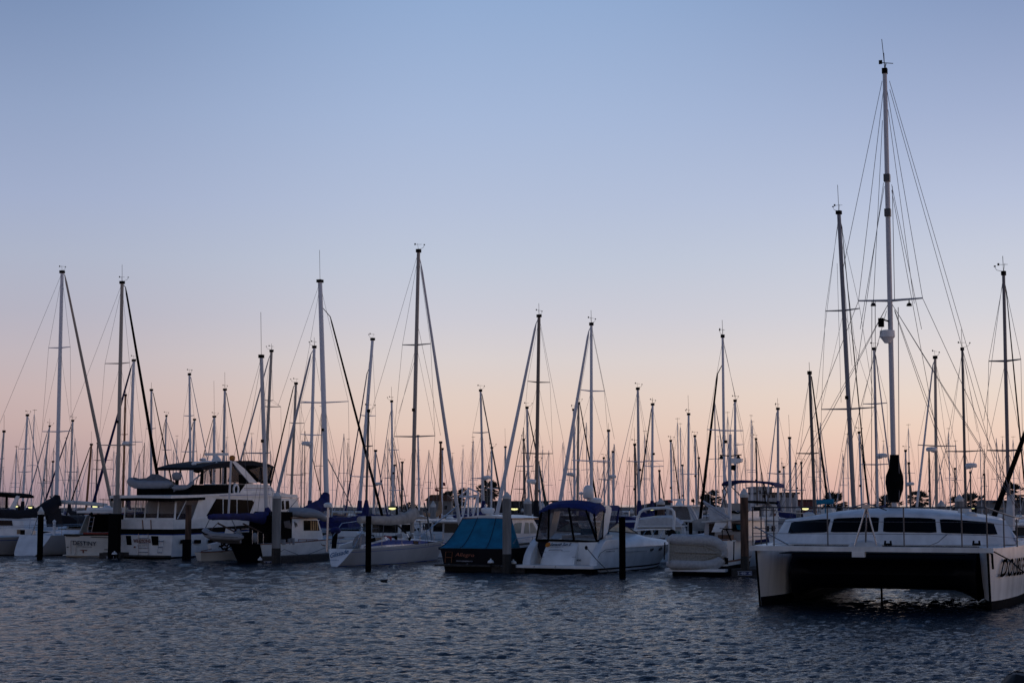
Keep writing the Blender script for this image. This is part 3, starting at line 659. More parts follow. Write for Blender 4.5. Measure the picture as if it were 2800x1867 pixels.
# ================================================================== motor yacht
def motor_yacht():
    f, hb = place(324, 476, 103.5, PSI, 1480); T = thing('motor_yacht', 'large white motor yacht with a glazed aft deck and a black flybridge cloth', 'motor yacht', f)
    zt = f.on(1, 0, 400, 1420).z; zb0 = f.on(1, 0, 400, 1446).z; zb1 = f.on(1, 0, 400, 1460).z
    fr = [0, 1-zb0/zt, 1-zb1/zt, 1-(zb1-.05)/zt, .5, .72, .95, 1.0]
    h, R = hull(T, 14.5, hb, zt, zt+.5, [white, black, bluestripe, boot, deckw], [0, 1, 2, 0, 0, 0, 3, 3], fr, stern=.97, smax=.35, p=3.0, wl=.93, br=1.6, deck=4, bulge=1.1)
    sp = lambda pts, x=None: [f.on(0, (x if x is not None else hb), *q) for q in pts]
    # stern pieces
    for q in ([(344, 1464), (357, 1464), (360, 1489), (347, 1489)], [(413, 1464.5), (432, 1465), (433, 1490), (416, 1490)]):
        MB().prism([f.on(1, -.03, *k) for k in q], (0, .06, 0)).build('stern_port', panelglass, T, 0)
    m = MB(); a, b = [f.on(1, -.10, x, 1458) for x in (379, 405)], [f.on(1, -.10, x, 1521) for x in (378, 405)]
    m.tube([a[0], b[0]], .02, 6).tube([a[1], b[1]], .02, 6)
    for y in (1471, 1485, 1497, 1509): m.tube([f.on(1, -.10, 378, y), f.on(1, -.10, 406, y)], .022, 6)
    m.build('boarding_ladder', steel, T)
    m = MB()
    m.tube([f.on(1, -.12, 448, 1476), f.on(1, -.25, 443, 1512)], .016, 6).tube([f.on(1, -.12, 436, 1476), f.on(1, -.25, 430, 1511)], .016, 6)
    for y, x in ((1479, 442), (1495, 439), (1510, 437)): m.tube([f.on(1, -.16, x-7, y), f.on(1, -.16, x+6, y)], .03, 6)
    m.build('swim_ladder', steel, T)
    txt('WINDSONG', rect_map(f, (0, -.03, 0), (0, 1, 0), (365, 1483), (412, 1483.5), (365, 1473)), h, txtrusty, bold=.03)
    txt('SANTA BARBARA', rect_map(f, (0, -.03, 0), (0, 1, 0), (375, 1492.5), (404, 1492.5), (375, 1489.5)), h, txtdark)
    a = f.on(1, -.03, 368, 1497); MB().box((a.x-.05, -.05, a.z), (a.x+.06, -.02, a.z+.10)).build('pennant_decal', txtrusty, T)
    for x in (391, 413): 
        a, b = f.on(1, -.03, x, 1446), f.on(1, -.03, x-1 if x > 400 else x-2, 1421); MB().tube([a, b], .03, 5).build('davit_strap', wood, T)
    MB().box((-hb*.9, -.5, .10), (hb*.9, .0, .20)).build('swim_platform', dock, T)
    # hull ports
    for (x0, x1) in ((495, 507), (533, 550), (571, 590), (608, 622)):
        MB().prism(sp([(x0, 1475), (x1, 1475), (x1, 1485), (x0, 1485)], hb*.985+.03), (-.05, 0, 0)).build('hull_port', panelglass, T, 0)
    # aft deck enclosure, glass all round with white posts
    b2 = hb*.93; z0 = zt; z1 = f.on(1, .1, 400, 1362).z
    yA = .25; yB = f.on(0, b2, 548, 1390).y
    for (xa, xb) in ((-1, -.965), (-.60, -.575), (-.20, -.17), (.30, .335), (.95, 1.0)):
        MB().prism([V((b2*xa, yA, z0)), V((b2*xb, yA, z0)), V((b2*xb*.98, yA+.15, z1)), V((b2*xa*.98, yA+.15, z1))], (0, .07, 0)).build('window_post', white, T, 0)
    MB().box((-b2, yA+.02, z0), (b2, yA+.06, z0+.10)).build('coaming', white, T, 0)
    MB().prism([V((-b2, yA+.12, z0)), V((b2, yA+.12, z0)), V((b2, yA+.16, z1)), V((-b2, yA+.16, z1))], (0, .02, 0)).build('aft_window', vinyl, T, 0)
    MB().prism(sp([(484, 1420), (486, 1363), (545, 1362), (526, 1420)], b2-.02), (-.02, 0, 0)).build('side_window', vinyl, T, 0)
    MB().tube(sp([(512, 1363), (485, 1418)], b2+.02), .03, 6).build('awning_pole', white, T)
    MB().box((-b2*.9, 1.4, z0), (b2*.9, 4.4, z0+.35)).build('aft_seat', sblack, T)
    MB().box((-b2*.55, 4.9, z0), (b2*.9, 5.0, z1)).build('bulkhead', sblack, T)
    # side pillar and saloon
    b3 = b2-.015
    MB().prism(sp([(546, 1360), (560, 1356), (742, 1357), (768, 1361), (812, 1361), (820, 1398), (822, 1422), (524, 1422)], b2), (-2*b2, 0, 0)).build('saloon', white, T, 0)
    for q in ([(592, 1363), (609, 1363.5), (609, 1410), (565, 1410)], [(612, 1364), (647, 1365), (647, 1409), (612, 1410)], [(650, 1365), (690, 1367), (695, 1373), (682, 1406), (650, 1409)],
              [(771, 1369), (776, 1368), (778, 1392), (771, 1393)], [(782, 1369), (790, 1368), (792, 1391), (782, 1392)]):
        MB().prism(sp(q, b2+.02), (-.04, 0, 0)).build('saloon_window', panelglass, T, 0)
    # overhanging roof over the aft deck
    rz = z1; m = MB(); yT = f.on(0, hb, 560, 1358).y
    ov = [V((-hb*1.10, -.70, rz)), V((0, -1.0, rz+.03)), V((hb*1.02, -.45, rz)), V((hb*1.02, yT, rz+.08)), V((-hb*1.02, yT, rz+.08))]
    m.prism(ov, (0, 0, .16)).build('aft_roof', white, T, 0)
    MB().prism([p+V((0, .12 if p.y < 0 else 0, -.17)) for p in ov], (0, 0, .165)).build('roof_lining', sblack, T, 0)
    MB().prism(sp([(546, 1356), (546, 1352), (655, 1347), (740, 1346), (812, 1352), (815, 1360), (742, 1357)], hb*.98), (-2*hb*.96, 0, 0)).build('upper_deck', white, T, 0)
    MB().prism(sp([(600, 1353.5), (740, 1350.5), (740, 1351.8), (600, 1354.8)], hb*.98+.01), (-.03, 0, 0)).build('pinstripe', bluestripe, T, 0)
    # flybridge
    b4 = hb*.78
    MB().prism(sp([(655, 1347), (672, 1322), (735, 1325), (745, 1333), (752, 1347)], b4), (-2*b4, 0, 0)).build('flybridge', white, T, 0)
    for y in (1334, 1338): MB().prism(sp([(668, y), (742, y-.5), (743, y+.6), (667, y+1)], b4+.012), (-.03, 0, 0)).build('flybridge_stripe', txtrusty if y < 1336 else bluestripe, T, 0)
    MB().prism(sp([(691, 1346), (720, 1346), (720, 1351), (691, 1352)], b4+.02), (-.03, 0, 0)).build('vent_grille', glass, T, 0)
    MB().prism(sp([(515, 1353), (533, 1325), (671, 1325), (655, 1345), (600, 1351)], b4+.05), (-2*b4-.10, 0, 0)).build('weather_cloth', sblack, T, 0)
    MB().prism(sp([(548, 1320), (555, 1277), (640, 1266), (655, 1290), (661, 1322)], b4), (-.03, 0, 0)).build('side_curtain', vinyl, T, 0)
    for k, q in enumerate(([(547, 1324), (552, 1278), (558, 1277), (556, 1324)], [(576, 1322), (577, 1280), (580, 1280), (579, 1322)], [(602, 1322), (603, 1278), (605, 1278), (604, 1322)], [(614, 1322), (615, 1276), (619, 1276), (618, 1322)], [(655, 1322), (654, 1296), (664, 1299), (690, 1322)])):
        MB().prism(sp(q, b4+.03), (-.05, 0, 0)).build('curtain_post', sblack, T, 0)
    MB().prism(sp([(678, 1284), (720, 1274), (746, 1276), (742, 1312), (715, 1318)], b4), (-.03, 0, 0)).build('windscreen', vinyl, T, 0)
    for q in ([(672, 1278), (678, 1280), (716, 1316), (711, 1319)], [(712, 1277), (716, 1277), (718, 1312), (714, 1312)], [(744, 1274), (749, 1275), (738, 1318), (733, 1316)], [(712, 1314), (742, 1312), (740, 1322), (716, 1322)]):
        MB().prism(sp(q, b4+.02), (-2*b4, 0, 0) if q[0][0] > 740 else (-.05, 0, 0)).build('windscreen_frame', sblack, T, 0)
    MB().prism(sp([(634, 1261), (644, 1261), (668, 1280), (704, 1320), (683, 1320), (655, 1288)], b4+.10), (-.22, 0, 0)).build('radar_arch', white, T, 0)
    MB().prism(sp([(634, 1261), (644, 1261), (668, 1280), (704, 1320), (683, 1320), (655, 1288)], -b4+.10), (-.22, 0, 0)).build('radar_arch', white, T, 0)
    top = sp([(551, 1277), (580, 1268), (635, 1260), (690, 1259), (735, 1268), (750, 1275), (749, 1278), (690, 1272), (640, 1274), (600, 1280), (553, 1285)], b4+.08)
    MB().prism(top, (-2*b4-.16, 0, 0)).build('bimini_top', snavy, T, 0)
    MB().tube(sp([(630, 1263), (560, 1262), (528, 1266)], b4*.3), .07, 8).tube(sp([(528, 1266), (540, 1280)], b4*.3), .12, 8).tube(sp([(593, 1264), (545, 1300), (530, 1312), (528, 1328)], b4*.8), .05, 8).build('hoist_arm', white, T)
    MB().ball(f.on(0, b4*.3, 540, 1286), .26, .26, .16, 10).build('searchlight', black, T)
    c = f.on(0, 0, 592, 1250); m = MB(); m.lathe([(.32, -.32), (.30, -.12), (.18, 0), (.08, .12)], c, 14).box((-.05, -.78, .12), (.05, .78, .28), c=c, R=Matrix.Rotation(-1.2, 3, 'Z')); m.build('radar_scanner', white, T)
    c = f.on(0, 0, 555, 1256); MB().lathe([(.05, -.5), (.05, -.1), (.22, -.06), (.24, .02), (.1, .08), (.01, .10)], c, 12).build('satellite_antenna', white, T)
    c = f.on(0, b4*.5, 635, 1251); MB().lathe([(.10, -.22), (.19, -.12), (.19, .06), (.12, .14), (.01, .16)], c, 12).build('orange_beacon', orange, T)
    c = f.on(0, b4*.5, 678+50, 1290); MB().lathe([(.03, -.5), (.10, -.2), (.24, -.05), (.24, .12), (.1, .18), (.01, .19)], c, 12).build('radar_dome', white, T)
    for px, y0, y1 in ((548, 1240, 1265), (538, 1232, 1262), (607, 1253, 1262), (613, 1252, 1262)):
        MB().tube(sp([(px, y1), (px, y0)], 0), .012, 5).build('whip_antenna', black, T)
    # lifebuoy
    c = f.on(0, b4+.12, 645, 1338); m = MB(); rg = []
    for i in range(20):
        a = i*math.pi/10; cc = c+V((0, math.cos(a)*.27, math.sin(a)*.31)); rg.append([cc+V((math.sin(b)*.07, math.cos(a)*math.cos(b)*.085, math.sin(a)*math.cos(b)*.085)) for b in [k*.785 for k in range(8)]])
    rg.append(rg[0]); m.loft(rg, caps=False).build('lifebuoy', white, T)
    m = MB(); pts = sp([(742, 1340), (790, 1352), (815, 1362), (822, 1392)], b4); m.tube(pts, .02, 5).tube(sp([(765, 1346), (768, 1357)], b4), .02, 5); m.build('bow_rail', steel, T)
    return f, hb, zt, b2
myf, myb, myzt, _ = motor_yacht()

def rib(f0, name, label, L, W, r, mt, z=0, rot=None, deep=.36, off=(0, 0, 0), stripe=None, floor=None, transform=None):
    """inflatable: horseshoe tube, keel floor, transom; local x = forward"""
    T = thing(name, label, 'inflatable boat', f0); Mx = transform or Matrix.Identity(4)
    pts = [V((-L/2, W/2-r, 0)), V((-L/2+.25, W/2-r, 0))]
    for i in range(13):
        a = math.pi/2-math.pi*i/12; pts.append(V((L/2-W*.62+(W*.62-r)*max(0, math.cos(a))**.8, (W/2-r)*math.sin(a), .22*max(0, math.cos(a))**2)))
    pts += [V((-L/2+.25, -W/2+r, 0)), V((-L/2, -W/2+r, 0))]
    rs = [r*.35, r]+[r]*13+[r, r*.35]
    m = MB().tube([Mx @ p for p in pts], rs, 12); m.build('tube', mt, T, 60)
    if stripe:
        m = MB(); 
        o = [p+V((0, (1 if p.y > 0 else -1)*0, 0)) for p in pts[1:-1]]
        m.tube([Mx @ (V((p.x+(r*.86 if i in range(4, 10) else 0), p.y*(1+r*.80/max(.2, abs(p.y))), p.z)) if abs(p.y) > .15 else V((p.x+r*.93, p.y, p.z))) for i, p in enumerate(o)], r*.22, 6); m.build('rubbing_strake', stripe, T, 60)
    m = MB(); rg = []
    for i in range(9):
        t = i/8; x = -L/2+.1+t*(L-.35); w = (W/2-r)*(1 if deep > .3 else .88)*(1 if t < .6 else max(.04, math.cos((t-.6)/.4*math.pi/2)))
        d = -deep*(1-.75*max(0, (t-.5)/.5)**2); fl = .55 if deep > .3 else .86; rg.append([Mx @ V((x, w, -.05)), Mx @ V((x, w*.82, d*fl)), Mx @ V((x, 0, d)), Mx @ V((x, -w*.82, d*fl)), Mx @ V((x, -w, -.05)), Mx @ V((x, 0, -.02))])
    m.loft(rg).build('hull_bottom', floor or mt, T, 25)
    m = MB(); m.box((-L/2+.10, -W/2+r*1.1, -.3), (-L/2+.16, W/2-r*1.1, .22)); m.v = [tuple(Mx @ V(v)) for v in m.v]; m.build('transom', mt, T)
    return T, Mx
def outboard(T, Mx, s=1.0, cowl=pvc, parent_name='outboard_motor'):
    m = MB(); m.loft([[Mx @ V((x+a*math.cos(k*.628)*s, b*math.sin(k*.628)*s, z)) for k in range(10)] for x, a, b, z in ((0, .12, .10, .22), (0, .24, .17, .30), (-.02, .27, .18, .55), (-.03, .20, .14, .68), (-.02, .05, .04, .73))])
    o = m.build('outboard_cowl', cowl, T, 50)
    m = MB(); m.v = []; m.box((-.10, -.07, -.55), (.10, .07, .24)); m.box((-.14, -.02, -.75), (.10, .02, -.5)); m.v = [tuple(Mx @ V(v)) for v in m.v]; m.build('outboard_leg', black, T)

# covered tender on the yacht's aft roof, chocks under it
c = myf.on(1, 2.3, 412, 1325); wp = myf.m @ c; fd = Frame(wp.x, wp.y, 0, wp.z)
T, Mx = rib(fd, 'covered_tender', 'grey inflatable tender under a grey cover on the yacht aft roof', 2.95, 1.5, .25, pvc, transform=Matrix.Rotation(math.pi, 4, 'Z'))
m = MB(); rg = []
for x, w, z in ((-1.35, .25, .22), (-1.05, .5, .42), (-.7, .55, .30), (-.25, .55, .36), (.1, .55, .66), (.5, .5, .60), (.8, .45, .42), (1.2, .5, .22)):
    rg.append([V((x, w, .12)), V((x, w*.6, .12+z*.6)), V((x, .12, .12+z*.85)), V((x, -.12, .12+z*.85)), V((x, -w*.6, .12+z*.6)), V((x, -w, .12)), V((x, 0, .05))])
m.loft(rg).build('boat_cover', sslate, T, 30)
outboard(T, Matrix.Translation((1.62, 0, .05)), 1.15)
m = MB(); m.box((-.75, -.5, -.78), (.75, .5, -.22)); m.build('cradle', sblack, T)
m = MB(); m.tube([(1.1, -.2, -.6), (1.9, .1, -.25)], .07, 6).box((1.2, -.4, -.78), (1.9, .4, -.55)); m.build('cradle_winch', sblack, T)
c = myf.on(1, 2.6, 502, 1333); wp = myf.m @ c; fd = Frame(wp.x, wp.y, 0, wp.z)
T, Mx = rib(fd, 'small_raft', 'small grey inflatable seen end on beside the outboard on the yacht roof', 1.35, .8, .17, pvc, transform=Matrix.Identity(4))

# ================================================================== small cabin boat with the dark cockpit
def cabin_boat():
    f, hb = place(175, 303, 105.5, 8, 1490); T = thing('cabin_boat', 'cream cabin boat lettered DESTINY with a dark open cockpit', 'boat', f)
    zt = f.on(1, 0, 240, 1462).z; zk = f.on(1, 0, 240, 1475).z
    h, R = hull(T, 8.5, hb, zt, zt+.55, [cream, boot, deckw], [0, 0, 0, 0, 1], [0, .25, .5, .8, .985, 1], stern=.98, wl=.90, br=1.2, deck=2)
    on = lambda pts, y: [f.on(1, y, *q) for q in pts]
    txt('DESTINY', rect_map(f, (0, -.02, 0), (0, 1, .06), (200, 1489), (264, 1492), (200, 1477), .03), h, txtdark, bold=.015)
    txt('SANTA BARBARA, CA', rect_map(f, (0, -.02, 0), (0, 1, .06), (211, 1495.5), (252, 1497), (211, 1491.5), .03), h, txtdark)
    MB().box((-hb*1.02, -.03, zt-.04), (hb*1.02, .25, zt+.05)).build('gunwale', black, T)
    m = MB(); m.tube(on([(193, 1478), (193, 1513), (190, 1514)], -.05), .02, 6).tube(on([(208, 1479), (207, 1512), (203, 1515)], -.05), .02, 6).tube(on([(193, 1478), (208, 1478)], -.05), .02, 6); m.build('swim_ladder', steel, T)
    MB().prism(on([(219, 1502), (238, 1503), (238, 1505.5), (219, 1504)], -.04), (0, .03, 0)).prism(on([(225, 1504), (229, 1504), (229, 1511), (226, 1511)], -.04), (0, .03, 0)).build('transom_bracket', txtrusty, T, 0)
    for q in ([(182, 1494), (187, 1494), (187, 1496.5), (182, 1496)], [(285, 1501), (294, 1501), (294, 1503), (285, 1503)]): MB().prism(on(q, -.03), (0, .04, 0)).build('exhaust', black, T, 0)
    for q in ([(180, 1465), (218, 1465.5)], [(248, 1467), (300, 1469)]): MB().tube(on(q, -.06), .02, 5).build('grab_rail', black, T)
    MB().box((-hb*.95, -.35, .10), (hb*.95, 0, .17)).build('swim_step', cream, T)
    # cockpit sides, cabin, roof
    y1 = 3.4
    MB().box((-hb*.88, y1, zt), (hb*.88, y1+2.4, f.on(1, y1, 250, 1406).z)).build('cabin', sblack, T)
    MB().prism([f.on(0, -hb*.86, *q) for q in ((214, 1460), (236, 1408), (247, 1408), (236, 1460))], (.05, 0, 0)).build('cockpit_side', cream, T, 0)
    a, b = f.on(1, .9, 212, 1402), f.on(1, .9, 312, 1402); zr = a.z
    MB().prism([V((a.x, .75, zr)), V((b.x, .75, zr)), V((b.x, 5.4, zr+.06)), V((a.x, 5.4, zr+.06))], (0, 0, .13)).build('roof', white, T, 0)
    MB().box((a.x+.3, 1.6, zr+.16), (b.x-.1, 3.6, zr+.34)).build('roof_pod', white, T)
    m = MB(); m.tube(on([(237, 1457), (247, 1410)], .7), .018, 6).tube(on([(250, 1457), (258, 1412)], .7), .018, 6)
    for y, x in ((1450, 238), (1438, 241), (1425, 244), (1414, 246)): m.tube(on([(x, y), (x+13, y+.5)], .7), .018, 6)
    m.build('roof_ladder', steel, T)
    MB().box((-hb*.3, .4, zt-.05), (hb*.85, 1.0, zt+.14)).build('cockpit_bench', red, T)
    c = f.on(1, .3, 250, 1404); MB().ball(c, .10, .08, .10, 8).build('stern_light', black, T)
    MB().tube(on([(282, 1398), (282, 1362)], 2.4), .02, 5).tube(on([(272, 1365), (300, 1366)], 2.4), .02, 5).build('antenna_post', black, T)
    c = f.on(1, 2.2, 293, 1389); MB().lathe([(.25, -.10), (.28, .06), (.15, .16), (.01, .18)], c, 12).build('radar_dome', white, T)
cabin_boat()

# ================================================================== dark transomed ketch with the pilot house
def ketch():
    f, hb = place(621, 719, 96, PSI, 1486); T = thing('pilothouse_ketch', 'motor sailing ketch with a dark navy transom and a white pilot house', 'sailboat', f, 'sailing boats in the marina')
    zt = f.on(1, 0, 670, 1486).z
    h, R = hull(T, 13.5, hb, zt, zt+.35, [white, navy, boot, wood, deckw], [3, 0, 0, 0, 0, 2], [0, .05, .30, .34, .75, .96, 1], stern=.86, ws=.86, wl=.88, sr=(0, .65), br=1.8, deck=4, bulge=1.0)
    # navy transom sheet just proud of the stern
    q = R[0]; k = len(q)-2; vs = [V((p[0]*.985, p[1]-.02, p[2])) for p in q[:k]]; vs2 = [V((-v.x, v.y, v.z)) for v in reversed(vs)]
    MB().prism(vs+vs2, (0, -.012, 0)).build('transom', navy, T, 0)
    sp = lambda pts, x: [f.on(0, x, *p) for p in pts]
    b2 = hb*.72
    ph = sp([(798, 1490), (799, 1417), (868, 1417), (880, 1452), (884, 1470), (884, 1490)], b2)
    MB().prism(ph, (-2*b2, 0, 0)).build('pilot_house', white, T, 0)
    MB().prism(sp([(797, 1416.5), (797, 1413.5), (870, 1413.5), (874, 1417)], b2+.08), (-2*b2-.16, 0, 0)).build('pilot_house_roof', wood, T, 0)
    w = MB().prism(sp([(831, 1422.5), (868, 1422.5), (874, 1450), (831, 1450)], b2+.015), (-.03, 0, 0)).build('side_window', panelglass, T, 0)
    for x0, x1 in ((849, 852.5), (855, 859), (861.5, 863), (866, 869)): MB().prism(sp([(x0, 1424), (x1, 1424), (x1+1.2, 1449), (x0+.6, 1449)], b2+.02), (-.012, 0, 0)).build('pane_infill', sunsetgleam, w, 0)  # strips coloured as the sunset reflected in the pane
    MB().prism(sp([(863, 1486), (876, 1485), (876, 1490), (863, 1490)], b2+.02), (-.03, 0, 0)).build('vent', black, T, 0)
    # dark cockpit tent with clear panes
    MB().prism(sp([(748, 1488), (749, 1412), (764, 1398), (800, 1399), (800, 1417), (812, 1424), (815, 1440), (815, 1488)], b2*.98), (-2*b2*.96, 0, 0)).build('cockpit_tent', sblack, T, 0)
    for q in ([(776, 1425), (792, 1422), (798, 1440), (798, 1446), (779, 1441)], [(803, 1424), (812, 1430), (814, 1437), (807, 1442)]): MB().prism(sp(q, b2), (-.012, 0, 0)).build('tent_window', mat('pane_grey', (.10,.10,.11,1), .4, var=.2, spec=.1), T, 0)
    for i, (x, w_, m_) in enumerate(((773, 10, pvc), (790, 5, pvc), (799, 8, pvc))): 
        a, b = f.on(0, hb*.9, x, 1488), f.on(0, hb*.9, x+w_, 1474-2*i); MB().tube([(hb*.9, a.y, a.z), (hb*.9, a.y, b.z)], (b.y-a.y)/2.2, 8).build('jerry_can', m_, T)
    m = MB(); m.tube(sp([(816, 1474.5), (868, 1474.5), (880, 1489), (889, 1491)], hb*.93), .03, 6)
    for x in (816, 838, 861): m.tube(sp([(x, 1474.5), (x, 1490)], hb*.93), .02, 6)
    m.build('cabin_rail', wood, T)
    m = MB(); m.tube(sp([(665, 1431), (728, 1462)], hb*.4), .045, 6).tube(sp([(596, 1430), (640, 1452)], hb*.2), .045, 6).tube(sp([(573, 1452), (597, 1428)], hb*.2), .02, 5); m.build('davit_arm', pilew, T)
    m = MB()
    for x in (690, 705, 720): m.tube(sp([(x, 1486), (x, 1448+(x-690)*.35)], hb*.86), .02, 5)
    m.build('stern_rail', steel, T)
    for (px, py, r) in ((697, 1470, .22), (652, 1455, .16)): MB().ball(f.on(1, -.2, px, py), r*.8, r*.8, r*1.3, 10).build('fender', pvc, T)
    MB().box((-hb*.8, -.1, zt), (hb*.55, 1.6, zt+.62)).build('stern_locker', sblack, T)
    MB().box((-hb*.1, -.16, zt+.05), (hb*.1, -.10, zt+.55)).build('stern_panel', black, T)
    for q in ([(756, 1515), (777, 1501), (846, 1528)], [(800, 1527), (850, 1512), (889, 1497)]): MB().tube(sp(q, hb+.06), .016, 5).build('mooring_line', wire, T)
    # mizzen with the blue cover, plus the pole of the boat hoist
    ym = f.on(0, 0, 730, 1440).y
    p0, pt, at, M_ = rig(f, T, ym, (714.5, 971), (728, 1380), 11.5, alu, [(1239, 672, 742)], whip=2.5, deck=zt, hb=hb*.8, back=(714, 975, 625, 1300), lamp=True)
    pts = [f.on(0, p0.x, x, y) for x, y in ((571, 1413), (585, 1413), (650, 1412), (690, 1414), (717, 1416), (734, 1418))]
    rs = [r_*96/FPX/1.25 for r_ in (6, 8.5, 9, 12, 19, 22)]
    cv = cover(T, pts, rs, sblue, flat=1.25)
    MB().tube([f.on(0, p0.x, 734, 1412), f.on(0, p0.x, 732, 1398), f.on(0, p0.x, 729.5, 1388)], [.34, .22, .12], 10).build('cover_collar', sblue, T)
    a = f.on(0, p0.x+.5, 724, 1416); m = MB()
    MB().tube([f.on(0, hb*.5, 632, 1259), f.on(0, hb*.5, 625, 1403)], .06, 8).build('signal_pole', alu, T)
    MB().tube([(0, ym-.4, zt+.2), (0, ym+3.5, zt+2.6)], .02, 5).build('mizzen_stay', wire, T)
    # main mast: the tall one of this boat stands ahead of the pilot house
    return f, hb, zt
kf, kb, kz = ketch()
c = kf.on(1, -1.5, 608, 1466); wp = kf.m @ c; fd = Frame(wp.x, wp.y, -6, wp.z)
T, Mx = rib(fd, 'davit_dinghy', 'grey inflatable dinghy with a black stripe hung from the ketch stern', 2.3, 1.35, .20, pvc, stripe=black, transform=Matrix.Rotation(math.pi, 4, 'Z') @ Matrix.Rotation(-.05, 4, 'Y'))
MB().box((.10, -.3, .18), (.55, .3, .50), R=Matrix.Rotation(.2, 3, 'Y')).build('dinghy_seat', white, T)
MB().tube([(-1.0, 0, .3), (-.7, -.2, .95)], .02, 5).tube([(.8, 0, .3), (.5, -.2, .95)], .02, 5).build('lifting_strop', wire, T)
c = kf.on(0, 1.0, 842, 1405); wp = kf.m @ c; fd = Frame(wp.x, wp.y, 0, wp.z)
T, Mx = rib(fd, 'roof_dinghy', 'upturned grey inflatable dinghy lying on the ketch pilot house roof', 2.35, 1.3, .19, pvc, transform=Matrix.Rotation(.04, 4, 'Y') @ Matrix.Rotation(math.pi, 4, 'X'))
# white rowing skiff under the yacht's side
def skiff():
    f, hb = place(515, 562, 99, 62, 1525); f, hb = Frame((ray(540, 1525).x/ray(540, 1525).y)*99, 99, 58), .62
    T = thing('rowing_skiff', 'small white rowing skiff piled with gear under the yacht side', 'rowing boat', f)
    hull(T, 3.1, hb, .50, .62, [cream, boot, black], [0, 0, 0, 0, 0, 1], [0, .2, .5, .8, .95, 1], stern=.82, wl=.6, sr=(0, .12), br=.4, deck=2)
    MB().tube([(hb*.84, 0, .50), (hb, 1.2, .53), (hb*.6, 2.5, .59)], .03, 5).build('gunwale', wood, T)
    MB().box((-.4, .9, .5), (.2, 1.5, .78), R=Matrix.Rotation(.2, 3, 'X')).build('storage_box', white, T)
    m = MB(); r = random.Random(3)
    for i in range(34): c = V((r.uniform(-.4, .4), r.uniform(1.3, 2.7), r.uniform(.55, 1.05))); m.tube([c, c+V((r.uniform(-.3, .3), r.uniform(-.4, .4), r.uniform(-.1, .35)))], r.uniform(.02, .06), 5)
    m.build('tangled_gear', black, T)
    MB().tube([(.3, .1, .56), (-.1, 2.4, 1.0)], .025, 6).build('oar', wood, T)
skiff()

